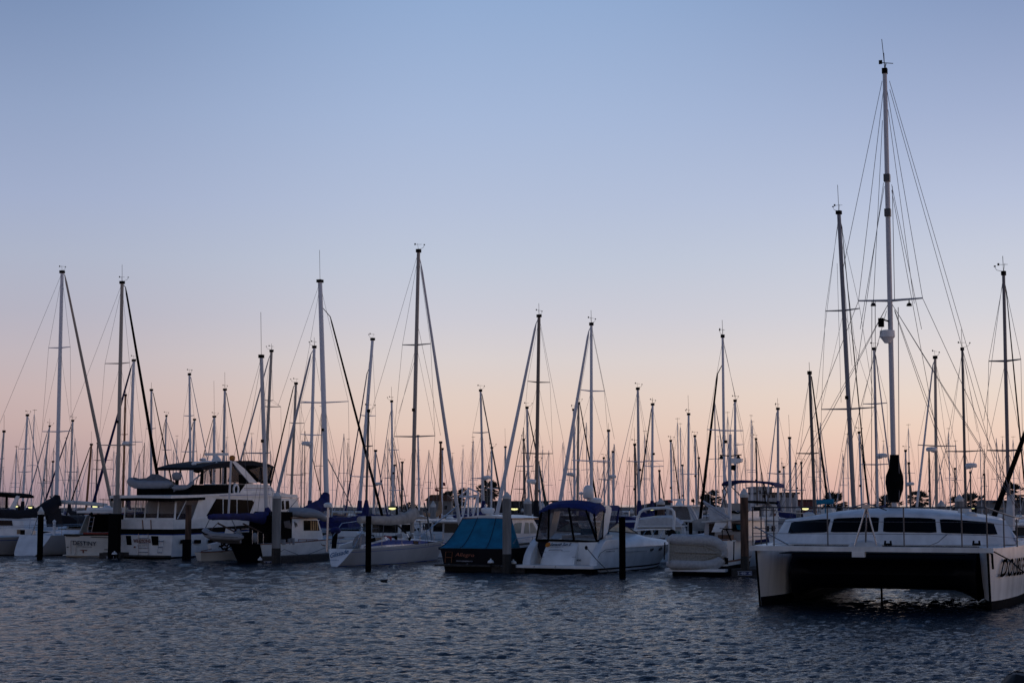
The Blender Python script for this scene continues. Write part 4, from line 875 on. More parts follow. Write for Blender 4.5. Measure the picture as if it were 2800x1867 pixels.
# ================================================================== the white sloop with the blue cabin stripe
def sloop():
    f, hb = place(886, 981, 90.5, PSI, 1498); T = thing('racing_sloop', 'white sloop lettered Glissade with a blue cabin stripe and grey mainsail cover', 'sailboat', f, 'sailing boats in the marina')
    zt = f.on(1, 0, 930, 1500).z
    h, R = hull(T, 12.5, hb, zt, zt+.22, [greyhull, bluestripe, boot, mat('teak_deck', (.22,.18,.14,1), .8, scale=6), white], [4, 0, 1, 0, 0, 0, 1, 2], [0, .03, .17, .195, .5, .8, .955, .985, 1], stern=.70, smax=.45, p=2.3, ws=.22, wl=.86, sr=(0, -.70), br=1.3, deck=3, bulge=.8)
    q = R[0]; k = len(q)-2; vs = [V((p[0], p[1], p[2])) for p in q[:k]]; nrm = V((0, -zt, .7)).normalized()
    vs2 = [V((-v.x, v.y, v.z)) for v in reversed(vs)]; tr = MB().prism([v+nrm*.004 for v in vs+vs2], nrm*.012).build('transom', white, T, 0)
    pp, nn = vs[0]+nrm*.02, nrm
    txt('Glissade', rect_map(f, pp, nn, (904, 1525), (955, 1512), (901, 1513), .012), tr, txtblue, shear=.55, bold=.012)
    txt('SANTA BARBARA, CA', rect_map(f, pp, nn, (899, 1532.5), (927, 1532.5), (899, 1529.5), .012), tr, txtblue)
    sp = lambda pts, x: [f.on(0, x, *p) for p in pts]
    # coachroof
    m = MB(); rg = []
    y0, y1 = 3.5, f.on(0, hb*.5, 1230, 1492).y
    for i in range(13):
        t = i/12; y = lerp(y0, y1, t); w = hb*lerp(.72, .24, t**1.8); hgt = lerp(.52, .10, t**1.5)
        rg.append([V((w, y, zt)), V((w*.97, y, zt+hgt*.26)), V((w*.95, y, zt+hgt*.78)), V((w*.85, y+.0, zt+hgt)), V((-w*.85, y, zt+hgt)), V((-w*.95, y, zt+hgt*.78)), V((-w*.97, y, zt+hgt*.26)), V((-w, y, zt))])
    m.v = []; n = 8; vs_ = [p for r in rg for p in r]; F = []; MI = []
    for i in range(12):
        for j in range(n): F.append([i*n+j, i*n+(j+1) % n, (i+1)*n+(j+1) % n, (i+1)*n+j]); MI.append(1 if j in (1, 5) else 0)
    F.append(list(range(n))); MI.append(0); m.v = [tuple(p) for p in vs_]; m.f = F; m.mi = MI; m.build('coachroof', [white, bluestripe], T, 30)
    for t0, t1 in ((.42, .50), (.66, .76)):
        def wl(t, k): 
            y = lerp(y0, y1, t); w = hb*lerp(.72, .24, t**1.8); hg = lerp(.52, .10, t**1.5); return V((w*(.965 if k else .975)+.02, y, zt+hg*(.70 if k else .30)))
        MB().prism([wl(t0, 0), wl(t1, 0), wl(t1, 1), wl(t0, 1)], (-.03, 0, 0)).build('cabin_window', glass, T, 0)
    # cockpit coaming, dodger, wheel, gear
    for sg in (-1, 1):
        pr = [V((sg*hb*.70, .9, zt)), V((sg*hb*.70, 1.0, zt+.18)), V((sg*hb*.72, y0+.05, zt+.46)), V((sg*hb*.72, y0+.05, zt))]
        MB().prism(pr, (-sg*.12, 0, 0)).build('cockpit_coaming', white, T, 0)
        MB().prism([V((sg*(hb*.705+.012), 1.1, zt+.07)), V((sg*(hb*.705+.012), 1.3, zt+.15)), V((sg*(hb*.72+.012), y0+.04, zt+.36)), V((sg*(hb*.72+.012), y0+.04, zt+.14))], (-sg*.02, 0, 0)).build('coaming_stripe', bluestripe, T, 0)
    m = MB(); rg = []
    for i in range(9):
        a = math.pi*i/8; rg.append([V((hb*.5*math.cos(a), 2.1, zt+.12+.62*math.sin(a))), V((hb*.5*math.cos(a), 2.16, zt+.12+.62*math.sin(a)))])
    m.prism([r_[0] for r_ in rg], (0, .06, 0)).build('steering_wheel_cover', pvc, T, 0)
    m = MB()
    m.tube(sp([(902, 1499), (910, 1465), (935, 1430), (975, 1425), (992, 1440), (996, 1455)], -hb*.5), .022, 6).tube(sp([(965, 1499), (990, 1452)], hb*.6), .022, 6)
    m.tube([(-hb*.66, .6, zt), (-hb*.66, .6, zt+.62), (hb*.66, .6, zt+.62), (hb*.66, .6, zt)], .018, 6)
    m.build('pushpit', steel, T)
    L = MB(); ys = [.7, 2.8, 5.0, 7.2, 9.4, 11.4]
    for y in ys:
        w = hb*(.74+.24*math.sin(min(1, y/5.6)*1.57)) if y < 5.6 else hb*max(.1, 1-((y-5.6)/6.9)**2.3); MB().tube([(w*.95, y, zt), (w*.95, y, zt+.62)], .015, 5).build('stanchion', steel, T)
        L.tube([(w*.95, y, zt+.61), (w*.95, y+.01, zt+.62)], .012, 4)
    pl = [(hb*.95*((.74+.24*math.sin(min(1, y/5.6)*1.57)) if y < 5.6 else max(.1, 1-((y-5.6)/6.9)**2.3)), y, zt+.62) for y in ys]
    MB().tube(pl, .008, 5).tube([(x, y, z-.3) for x, y, z in pl], .008, 5).build('life_line', wire, T)
    p = f.on(1, .75, 896, 1508); q = f.on(1, .75, 896, 1385); MB().tube([V((p.x, .7, p.z)), V((p.x, .75, q.z))], .055, 8).build('radar_post', steel, T)
    c = V((p.x, .75, q.z+.08)); MB().lathe([(.05, -.12), (.22, -.10), (.24, 0), (.23, .08), (.12, .14), (.01, .15)], c, 14).build('radar_dome', white, T)
    c = f.on(1, .5, 917, 1450); m = MB(); m.ball(c, .30, .30, .20, 10); m.build('outboard_cover', sblue, T)
    MB().tube([c, V((c.x-.05, .45, zt+.05)), V((c.x-.1, .25, zt-.5))], [.16, .13, .05], 8).build('outboard_leg', black, T)
    for (px, py, r, mm) in ((1034, 1492, .10, black), (1098, 1490, .09, black), (1090, 1466, .14, pvc), (1106, 1468, .15, white), (1076, 1470, .13, black), (1060, 1470, .14, flagr), (1115, 1470, .12, black), (1048, 1474, .12, steel), (1020, 1476, .12, black)):
        c = f.on(0, hb*.5, px, py); c.z = max(c.z, zt+r) if mm != black else c.z; MB().box((-r*1.5, -r, -r*.8), (r*1.5, r, r*.8), c=c, R=Matrix.Rotation(RND.uniform(-.5, .5), 3, 'Y') @ Matrix.Rotation(RND.uniform(-1, 1), 3, 'Z')).build('deck_gear', mm, T)
    MB().prism(sp([(1000, 1478), (1010, 1470), (1040, 1468), (1062, 1478)], 0), (.5, 0, 0)).build('deck_bag', sbeige, T, 0)
    MB().tube(sp([(1122, 1484), (1124, 1458), (1131, 1458), (1136, 1484)], hb*.2), .05, 6).build('dorade_vent', white, T)
    # mast, furled headsail, main cover
    ym = f.on(0, 0, 1128, 1460).y
    p0, pt, at, M_ = rig(f, T, ym, (1144.5, 683), (1128, 1392), 11, mat('mast_greybrown', (.30,.28,.26,1), .4, .2, streak=True), [(943, 1103, 1180), (1193.5, 1080, 1192)], stay=(1151, 722, 1256, 1425, 12.5, aluw), back=(1138, 695, 1013, 1135), vane=1, deck=zt, hb=hb*.9, extra=(((1145), 900, 1205, 1190), (1140, 965, 1090, 1130)))
    pts = [f.on(0, p0.x, x, y) for x, y in ((982, 1420), (1010, 1421), (1060, 1423), (1100, 1420), (1122, 1412), (1132, 1400))]
    rs = [r_*91/FPX/1.25 for r_ in (9, 12, 13, 15, 20, 20)]
    cover(T, pts, rs, sgrey, flat=1.25)
    MB().tube([f.on(0, p0.x, 1131, 1412), f.on(0, p0.x, 1130, 1398), f.on(0, p0.x, 1127.5, 1386)], [.40, .26, .12], 10).build('cover_collar', sgrey, T)
    MB().tube([f.on(0, p0.x, 1090, 1437), f.on(0, p0.x, 1118, 1465)], .05, 6).build('boom_vang', black, T)
    MB().tube(sp([(1050, 1430), (1046, 1475)], 0), .02, 5).build('mainsheet', wire, T)
    # bow pole and furler drum line
    m = MB(); m.tube(sp([(1180, 1490), (1178, 1460), (1170, 1420), (1160, 1375)], 0), .05, 6); m.build('spinnaker_pole', steel, T)
    MB().tube(sp([(1145, 1470), (1205, 1420), (1255, 1378)], 0), .03, 6).build('whisker_pole', steel, T)
sloop()

# ================================================================== dark hulled picnic boat with the teal canvas
def picnic_boat():
    f, hb = place(1198.5, 1389, 83, PSI, 1497); T = thing('lobster_yacht', 'black hulled lobster yacht lettered Allegro with a teal cockpit cover', 'motor boat', f)
    zt = f.on(1, 0, 1290, 1499).z
    h, R = hull(T, 11, hb, zt, zt+.45, [navy, boot, deckw, wood], [0, 0, 0, 0, 0, 1], [0, .05, .4, .7, .9, .97, 1], stern=.95, wl=.86, sr=(0, .05), br=1.2, deck=2)
    txt('Allegro', rect_map(f, (0, -.02, 0), (0, 1, 0), (1245, 1523), (1297, 1525), (1245, 1510), .02), h, txtred, shear=.25)
    txt('SANTA BARBARA CA', rect_map(f, (0, -.02, 0), (0, 1, 0), (1248, 1534.5), (1293, 1535.5), (1248, 1531), .02), h, txtwhite)
    m = MB(); on = lambda pts, y: [f.on(1, y, *q) for q in pts]
    m.tube(on([(1217, 1537), (1219, 1508), (1237, 1508.5), (1234, 1537)], -.08), .02, 6).tube(on([(1218, 1523), (1236, 1523.5)], -.08), .02, 6); m.build('boarding_ladder', wood, T)
    MB().box((-hb*.95, -.6, f.on(1, -.3, 1290, 1545).z-.05), (hb*.9, -.02, f.on(1, -.3, 1290, 1543).z)).build('swim_platform', dock, T)
    for x in (1228, 1278): MB().ball(f.on(1, -.05, x, 1541), .03, .03, .03, 6).build('stern_fitting', steel, T)
    # house
    b2 = hb*.67; yr = 1.75; sp = lambda pts, x: [f.on(0, x, *p) for p in pts]
    zr = f.on(1, yr, 1325, 1418).z
    yf = f.on(0, b2, 1458, 1422).y; yw = f.on(0, b2, 1482, 1464).y
    MB().prism([V((b2, yr+.1, zt)), V((b2, yr+.1, zr)), V((b2, yf, zr)), V((b2, yw, zt+.62)), V((b2, yw+.6, zt+.40)), V((b2, yw+2.6, zt+.1)), V((b2, yw+2.6, zt))], (-2*b2, 0, 0)).build('house', white, T, 0)
    rp = [V((-b2*1.08, yr-.15, zr)), V((b2*1.08, yr-.15, zr)), V((b2*1.05, yf+.55, zr-.04)), V((-b2*1.05, yf+.55, zr-.04))]
    MB().prism(rp, (0, 0, .045)).build('roof_trim', wood, T, 0)
    m = MB(); m.loft([[V((x, y, zr+.045+.14*(1-(x/b2/1.08)**2)+(0 if abs(x) < b2*1.05 else 0))) for x in [b2*1.07*(-1+.2*k) for k in range(11)]]+[V((b2*1.07, y, zr+.045)), V((-b2*1.07, y, zr+.045))] for y in (yr-.14, (yr+yf)/2, yf+.53)]).build('roof', white, T, 25)
    for q in ([(1404, 1437), (1408, 1430), (1416, 1428.5), (1427, 1428), (1424, 1457.5), (1403, 1457)], [(1437, 1428), (1457, 1428), (1468, 1450), (1470, 1457), (1433, 1457.5)]):
        w = MB().prism(sp(q, b2+.012), (-.03, 0, 0)).build('side_window', paleglass if q[0][0] < 1410 else pane_infill, T, 0)
    MB().prism(sp([(1446, 1428), (1448.5, 1428), (1450, 1457.5), (1448, 1457.5)], b2+.02), (-.03, 0, 0)).build('window_bar', white, T, 0)
    MB().prism(sp([(1416, 1485), (1448, 1482), (1449, 1488), (1416, 1491)], b2+.02), (-.03, 0, 0)).build('hull_window', glass, T, 0)
    m = MB(); m.tube(sp([(1399, 1496), (1411, 1472), (1484, 1463)], hb*.9), .02, 6).tube(sp([(1449, 1496), (1457, 1468)], hb*.9), .016, 6).tube(sp([(1402, 1484), (1480, 1478)], hb*.9), .012, 6); m.build('side_rail', steel, T)
    # canvas from transom to roof, sagging
    m = MB(); rg = []
    zc = zr+.02
    for i in range(13):
        t = i/12; y = lerp(.02, yr-.12, t); bw = lerp(hb*1.0, b2*1.06, min(1, t**.8)); z = lerp(zt+.02, zc, t**1.45) if t < 1 else zc
        sag = -.05*math.sin(math.pi*t)
        rg.append([V((bw*u, y+.03*math.sin(7*u)*math.sin(math.pi*t), z+sag-.02*math.cos(u*9)*math.sin(math.pi*t)+.06*(1-u*u)*t)) for u in [-1+.125*k for k in range(17)]])
    m.loft(rg, closed=False, caps=False)
    for sgn in (0, 16):                                             # side curtains, laced down to the gunwale
        m.loft([[r_[sgn], V((lerp(r_[sgn].x, (1 if sgn else -1)*hb*.98, .9), r_[sgn].y, zt+.03))] for r_ in rg], closed=False, caps=False)
    o = m.build('cockpit_cover', steal, T, 60); md = o.modifiers.new('s', 'SOLIDIFY'); md.thickness = .015
    m = MB(); m.loft([[V((r_[0].x, r_[0].y-.01, r_[0].z-.02)) for r_ in [(rg[0][k],) for k in range(17)]], [V((p.x, p.y-.02, p.z-.09)) for p in rg[0]]], closed=False, caps=False)
    m.build('cover_hem', snavy, T)
    for k in (5, 11):                                               # sewn seams
        MB().tube([r_[k]+V((0, -.012, .012)) for r_ in rg], .012, 5).build('canvas_seam', snavy, o)
    for i, sg in ((16, 1), (0, -1)): MB().tube([V((rg[k][i].x+sg*.02, rg[k][i].y, rg[k][i].z)) for k in range(13)], .016, 5).build('canvas_seam', snavy, o)
    # radar
    c = f.on(1, yr+2.0, 1334, 1395); m = MB(); m.lathe([(.03, -.18), (.26, -.16), (.33, -.06), (.35, 0), (.34, .10), (.20, .14), (.01, .15)], c, 16); m.build('radar_dome', white, T)
    MB().tube([c+V((-.15, 0, .3)), c+V((0, 0, -.5)), c+V((.12, 0, -.2))], .06, 6).build('radar_mount', white, T)
picnic_boat()

# ================================================================== white express cruiser
def cruiser():
    f, hb = place(1408, 1621, 80.6, 27, 1550); T = thing('express_cruiser', 'white express cruiser lettered Seventh Sun II under a blue canvas top', 'motor boat', f)
    b = hb*.97; Y0 = 1.75
    zr = 1.17
    h, R = hull(T, 12.9, b, zr, zr+.02, [white, black, boot, deckw], [1, 0, 0, 0, 1, 0, 1, 2], [0, .025, .25, .5, .80, .865, .95, 1], stern=.96, smax=.38, p=2.6, wl=.90, sr=(.1, -.1), br=1.7, deck=0, y0=Y0, bulge=1.2)
    # foredeck and coaming: crowned loft over the sheer
    m = MB(); rg = []; n = 14; NS = 22
    L = 12.8
    def hbx(y):
        s = max(0, (y-Y0)/L); return b*(lerp(.96, 1, math.sin(min(1, s/.38)*1.57)) if s < .38 else max(.02, 1-((s-.38)/.62)**2.6))
    def crown(y):
        if y < 2.2: return .40
        if y < 5.2: return lerp(.40, .62, (y-2.2)/3.0)
        if y < 6.6: return lerp(.62, .78, (y-5.2)/1.4)
        if y < 8.2: return lerp(.78, .52, (y-6.6)/1.6)
        return lerp(.52, .10, ((y-8.2)/6.4))
    for i in range(NS+1):
        y = Y0+.25+i/NS*(L-.35); w = hbx(y); c_ = crown(y)
        rg.append([V((w*math.cos(math.pi*k/n)*(1-.06*math.sin(math.pi*k/n)), y+(.0), zr-.01+c_*math.sin(math.pi*k/n)**(.55))) for k in range(n+1)])
    m.loft(rg).build('upper_deck', white, T, 50)
    # swim platform
    pz = f.on(1, 0, 1500, 1545).z; pb = f.on(1, 0, 1500, 1553).z
    MB().prism([V((-hb, .08, pb)), V((-hb*.96, 0, pb)), V((hb*.96, 0, pb)), V((hb, .08, pb)), V((hb*.985, 1.1, pb)), V((-hb*.985, 1.1, pb))], (0, 0, pz-pb)).build('swim_platform', white, T, 0)
    MB().box((-hb*.9, .3, -.3), (hb*.9, 1.0, pb-.005)).build('platform_underside', boot, T)
    m = MB(); m.loft([[V((x, y, z)) for x, z in ((hb*.3, .16), (hb*.88, .20), (hb*.9, .0), (hb*.45, -.02))] for y in (.55, 1.0)]).build('trim_tab', white, T, 20)
    for x in (1460, 1518): 
        q = [f.on(1, -.03, x, 1556), f.on(1, -.03, x, 1548)]; MB().tube([q[0], q[1], q[1]+V((.16, .3, .0))], .014, 5).build('platform_staple', steel, T)
    # transom: tall centre locker, door gap, rounded quarters
    zt = f.on(1, 1.5, 1530, 1477).z
    xl, xr = f.on(1, 1.0, 1476, 1540).x, f.on(1, 1.0, 1568, 1540).x
    m = MB(); rg = []
    for t in [0, .08, .2, .4, .6, .8, .92, .98, 1]:
        z = lerp(pz, zt, t); y = 1.0+.55*t**1.6+(.12*max(0, t-.9)/.1 if t > .9 else 0); c_ = .05 if t < .98 else .09
        rg.append([V((xl+.03+.18*t, y, z)), V((xl+.16+.18*t, y-.06, z)), V((xr-.16+.05*t, y-.06, z)), V((xr+.02+.05*t, y, z)), V((xr+.02, 2.4, z)), V((xl+.1, 2.4, z))])
    lk = m.loft(rg).build('transom_locker', white, T, 40)
    pn = V((0, -1, .42)).normalized(); q0 = V((0, 1.0+.55*.62**1.6-.075, lerp(pz, zt, .62)))
    p_ = lambda a: f.pl(q0, pn, *a)
    for a, c_ in (((1479, 1508.5), (1558, 1507)), ((1474, 1522), (1575, 1522))): MB().tube([p_(a)+V((0, .01, 0)), p_(c_)+V((0, .01, 0))], .008, 4).build('panel_seam', wire, T)
    MB().tube([p_((1500, 1505)), p_((1504, 1502.5)), p_((1534, 1502.5)), p_((1538, 1505))], .018, 5).build('grab_handle', steel, T)
    txt('Seventh Sun II', rect_map(f, q0+V((0, -.04, 0)), pn, (1504, 1491.5), (1560, 1491.5), (1507.5, 1483.5), .01), lk, txtdark, shear=.2, bold=.03)
    txt('SANTA BARBARA, CA', rect_map(f, q0+V((0, -.04, 0)), pn, (1505, 1496.5), (1541, 1496.5), (1505, 1493.8), .01), lk, txtdark)
    c0 = p_((1499, 1488.2))+V((0, -.035, 0)); ux = V((1, 0, 0)); uy = pn.cross(ux)*-1
    if uy.z < 0: uy = -uy
    sun_ = []
    for i in range(32):
        a = 2*math.pi*i/32; r = (.13 if i % 2 else .098)
        e = ux*math.cos(a)*1.12+uy*math.sin(a); e += ux*(.25*math.sin(a)); sun_.append(c0+e*r)
    MB().prism(sun_, -pn*.02).build('sun_emblem', orange, lk, 0)
    MB().prism([V((xr+.02, 1.35, pz)), V((b*.80, 1.35, pz)), V((b*.83, 1.45, zt-.06)), V((xr+.07, 1.45, zt-.06))], (0, .05, 0)).build('transom_door', white, T, 0)
    txt('400', rect_map(f, (0, 1.32, 0), (0, 1, 0), (1576, 1533.5), (1589, 1533.5), (1576, 1528), .01), T, txtdark, 'model_numeral', bold=.02)
    for sg in (-1, 1):                                             # rounded quarters sweeping down to the platform
        m = MB(); rg = []
        for t in [0, .1, .25, .45, .65, .85, 1]:
            z = lerp(pb, zr+.40, t); y = .55+1.15*t**2.2; w0 = b*1.0+.02; w1 = b*.80
            rg.append([V((sg*w0*(1-.02*t), y+.25, z)), V((sg*(w0-.05), y+.06, z)), V((sg*(w0+w1)/2, y, z)), V((sg*w1, y+.08, z)), V((sg*w1, 3.2, z)), V((sg*w0*(1-.02*t), 3.2, z))])
        m.loft(rg).build('stern_quarter', white, T, 50)
    # hull side details on the side plane
    sp = lambda pts, x: [f.on(0, x, *p) for p in pts]
    for x, y in ((1766, 1501), (1793, 1499.5)):
        y_ = f.on(0, b*.8, x, y).y; c_ = V((hbx(y_)*.965, y_, zr-.17)); t_ = V((hbx(y_+.1)-hbx(y_-.1), .2, 0)).normalized(); m = MB()
        m.prism([c_+t_*(.26*math.cos(a))+V((0, 0, .085*math.sin(a)+.03*math.cos(a)))+V((.03, -.01, 0)) for a in [k*.3927 for k in range(16)]], (-.05, .02, 0)).build('port_light', glass, T, 0)
    txt('FORMULA 34', rect_map(f, (b+.01, 0, 0), (1, 0, 0), (1657, 1509), (1680, 1507.5), (1657, 1505.8), .01), T, txtdark, 'hull_lettering', bold=.02)
    MB().tube(sp([(1636, 1523), (1643, 1511), (1656, 1502), (1690, 1498)], b+.01), .012, 5).tube(sp([(1655, 1513), (1690, 1509), (1770, 1505)], b*.995), .008, 5).build('hull_crease', wire, T)
    # windscreen
    yw0, yw1 = 5.6, 8.0
    a1, a2, a3 = f.on(0, b*.72, 1662, 1449), f.on(0, b*.72, 1695, 1428), f.on(0, b*.45, 1727, 1448)
    w_ = b*.70
    scr = [V((w_, a1.y, a1.z-.04)), V((w_*.96, a2.y, a2.z)), V((w_*.5, a3.y+.8, a3.z-.02)), V((w_*.98, a3.y-.3, a3.z-.16))]
    for sg in (-1, 1): MB().prism([V((sg*p.x, p.y, p.z)) for p in (scr[0], scr[1], scr[3])], (0, 0, .02)).build('side_windscreen', paleglass, T, 0)
    MB().prism([V((-w_*.96, a2.y, a2.z)), V((w_*.96, a2.y, a2.z)), V((w_*.95, a3.y-.2, a3.z-.14)), V((-w_*.95, a3.y-.2, a3.z-.14))], (0, .02, .01)).build('front_windscreen', vinyl, T, 0)
    for sg in (-1, 1): MB().tube([V((sg*p.x, p.y, p.z)) for p in (scr[0], scr[1], scr[3], scr[0])], .03, 6).build('windscreen_frame', snavy, T)
    MB().tube([V((-w_*.96, a2.y, a2.z)), V((w_*.96, a2.y, a2.z))], .03, 6).build('windscreen_top', white, T)
    # radar arch
    b5 = b*.74
    for sg in (1, -1):
        x = b5 if sg > 0 else -b5
        q = sp([(1650, 1380), (1665, 1381), (1672, 1388), (1672, 1396), (1662, 1455), (1645, 1473), (1640, 1470), (1648, 1440), (1657, 1392)], b5)
        MB().prism([V((x, p.y, p.z)) for p in q], (-sg*.16, 0, 0)).build('radar_arch', white, T, 0)
    q = sp([(1650, 1380), (1665, 1381), (1672, 1388), (1670, 1392), (1658, 1389)], b5); MB().prism([p+V((-.02, 0, 0)) for p in q], (-2*b5+.04, 0, 0)).build('arch_top', white, T, 0)
    # canvas enclosure aft of the arch
    zc = zt+.0; yc = 1.75; zt2 = f.on(1, 3.0, 1530, 1392).z
    roof = []; yA = f.on(1, 3.0, 1530, 1392).y
    ya, yb = 1.5, q[0].y+.30
    za = f.on(1, ya, 1560, 1390).z; zb = q[0].z+.02; zm = zb+.02
    def rp(t, u): 
        y = lerp(ya, yb, t); z = lerp(lerp(za, zm, min(1, t*2)), zb, max(0, t*2-1))
        return V((b5*1.0*u, y, z+.20*(1-u*u)-.10*abs(u)**6))
    m = MB(); m.loft([[rp(i/8, -1+.125*k) for k in range(17)] for i in range(9)], closed=False, caps=False)
    for u in (-1, 1): m.loft([[rp(i/8, u), rp(i/8, u)+V((0, 0, -.30))] for i in range(9)], closed=False, caps=False)
    m.loft([[rp(0, -1+.125*k), rp(0, -1+.125*k)+V((0, -.10, -.17))] for k in range(17)], closed=False, caps=False)
    o = m.build('canvas_top', sroyal, T, 50); o.modifiers.new('s', 'SOLIDIFY').thickness = .02
    # aft curtain: lower line across the cockpit coaming, upper line at the canvas edge
    lo = [f.on(1, 1.55, x, y) for x, y in ((1479, 1479), (1502, 1473), (1572, 1474), (1624, 1480))]
    lo = [V((-b*.86, 1.6, zt+.0)), V((lo[1].x, 1.45, zt+.02)), V((lo[2].x, 1.45, zt-.01)), V((b*.80, 1.5, zt-.05))]
    up = [rp(0, -.90)+V((0, -.09, -.15)), rp(0, -.62)+V((0, -.09, -.15)), rp(0, .10)+V((0, -.09, -.15)), rp(0, .72)+V((0, -.09, -.15))]
    m = MB()
    for i in range(3): m.add([lo[i], lo[i+1], up[i+1], up[i]], [(0, 1, 2, 3)])
    sideL = [lo[3], V((b5+.06, q[0].y-.25, zr+.50)), V((b5+.02, q[0].y, rp(.5, 1).z-.22)), rp(0, .98)+V((0, 0, -.16))]
    m.add(sideL, [(0, 1, 2, 3)]); m.add([up[3], lo[3], sideL[3]], [(0, 1, 2)]); m.add([lo[0], up[0], V((-b5, q[0].y, rp(.5, -1).z-.22)), V((-b5-.06, q[0].y-.25, zr+.5))], [(0, 1, 2, 3)])
    o = m.build('clear_curtain', vinyl, T, 0); o.modifiers.new('s', 'SOLIDIFY').thickness = .006
    for i, r in enumerate((.05, .055, .055, .055)): MB().tube([lo[i], up[i]], r, 6, flat=.4).build('curtain_strip', sblack, T)
    MB().tube(lo, .055, 6).build('curtain_hem', sblack, T); MB().tube([sideL[0], sideL[1]], .05, 6).build('curtain_hem', sblack, T); MB().tube([sideL[1], sideL[2]], .035, 6).tube([sideL[0], sideL[3]], .04, 6).build('curtain_strip', sblack, T)
    MB().prism([V((-b*.88, 1.60, zt)), V((xl+.20, 1.62, zt)), V((xl+.07, 1.3, pz+.3)), V((xl-.05, 1.3, pz+.25))], (0, .03, 0)).build('corner_curtain', snavy, T, 0)
    # forward curtain between arch and windscreen
    fc = sp([(1674, 1390), (1694, 1383), (1703, 1400), (1688, 1432), (1664, 1448)], b5*.97); MB().prism(fc, (-.012, 0, 0)).build('clear_curtain', vinyl, T, 0)
    m = MB(); fr_ = sp([(1668, 1383), (1690, 1381), (1694, 1384), (1690, 1396), (1672, 1397)], b5*.99); m.prism(fr_, (-2*b5*.98, 0, 0)).build('forward_top', sroyal, T, 0)
    MB().tube(sp([(1693, 1386), (1686, 1430)], b5*.98), .05, 6, flat=.5).build('curtain_strip', sblue, T)
    # seats inside seen through the vinyl
    MB().box((-b*.6, 3.4, zt-.3), (b*.6, 4.2, zt+.22)).build('helm_seat', white, T); MB().box((-b*.55, 5.4, zt-.2), (b*.2, 5.6, zt+.5)).build('helm_console', steal, T)
    # satellite dome, radar
    c = f.on(1, q[0].y-.1, 1609, 1345); MB().lathe([(.06, -.62), (.05, -.35), (.22, -.30), (.26, -.24), (.26, .10), (.22, .24), (.12, .32), (.01, .34)], c, 18).build('satellite_dome', white, T, 50)
    c = f.on(1, q[0].y+.1, 1627, 1366); MB().lathe([(.03, -.2), (.30, -.14), (.33, 0), (.28, .08), (.01, .11)], c, 14).build('radar_dome', white, T)
    c = f.on(1, q[0].y, 1590, 1349); MB().lathe([(.03, -.5), (.03, -.06), (.12, -.04), (.13, .05), (.01, .08)], c, 10).build('antenna_puck', white, T)
    MB().tube([f.on(1, q[0].y, 1572, 1376), f.on(1, q[0].y, 1650, 1376)], .02, 5).build('antenna_bar', steel, T)
    # bow rail
    m = MB(); pts = []
    for x, y in ((1712, 1452), (1760, 1448), (1800, 1447), (1833, 1447), (1838, 1456)):
        pts.append(f.on(0, b*(.62 if x < 1750 else .5 if x < 1790 else .32 if x < 1820 else .08), x, y))
    m.tube(pts, .018, 6); m.tube([V((-p.x, p.y, p.z)) for p in pts], .018, 6)
    m.build('bow_rail', steel, T)
    for (x0, y0, x1, y1, k) in ((1723, 1474, 1737, 1450, .6), (1752, 1473, 1768, 1448, .52), (1779, 1473, 1793, 1447, .45), (1803, 1474, 1815, 1447, .3), (1823, 1475, 1832, 1447, .14)):
        MB().tube([f.on(0, b*k, x0, y0), f.on(0, b*k, x1, y1)], .014, 5).build('rail_stanchion', steel, T)
    MB().tube([f.on(0, b+.05, 1604, 1497), f.on(0, b+.1, 1630, 1528), f.on(0, b+.3, 1668, 1567)], .02, 5).build('mooring_line', txtdark, T)
    MB().ball(f.on(0, b, 1603, 1497), .08, .05, .10, 6).build('cleat', snavy, T)
cruiser()

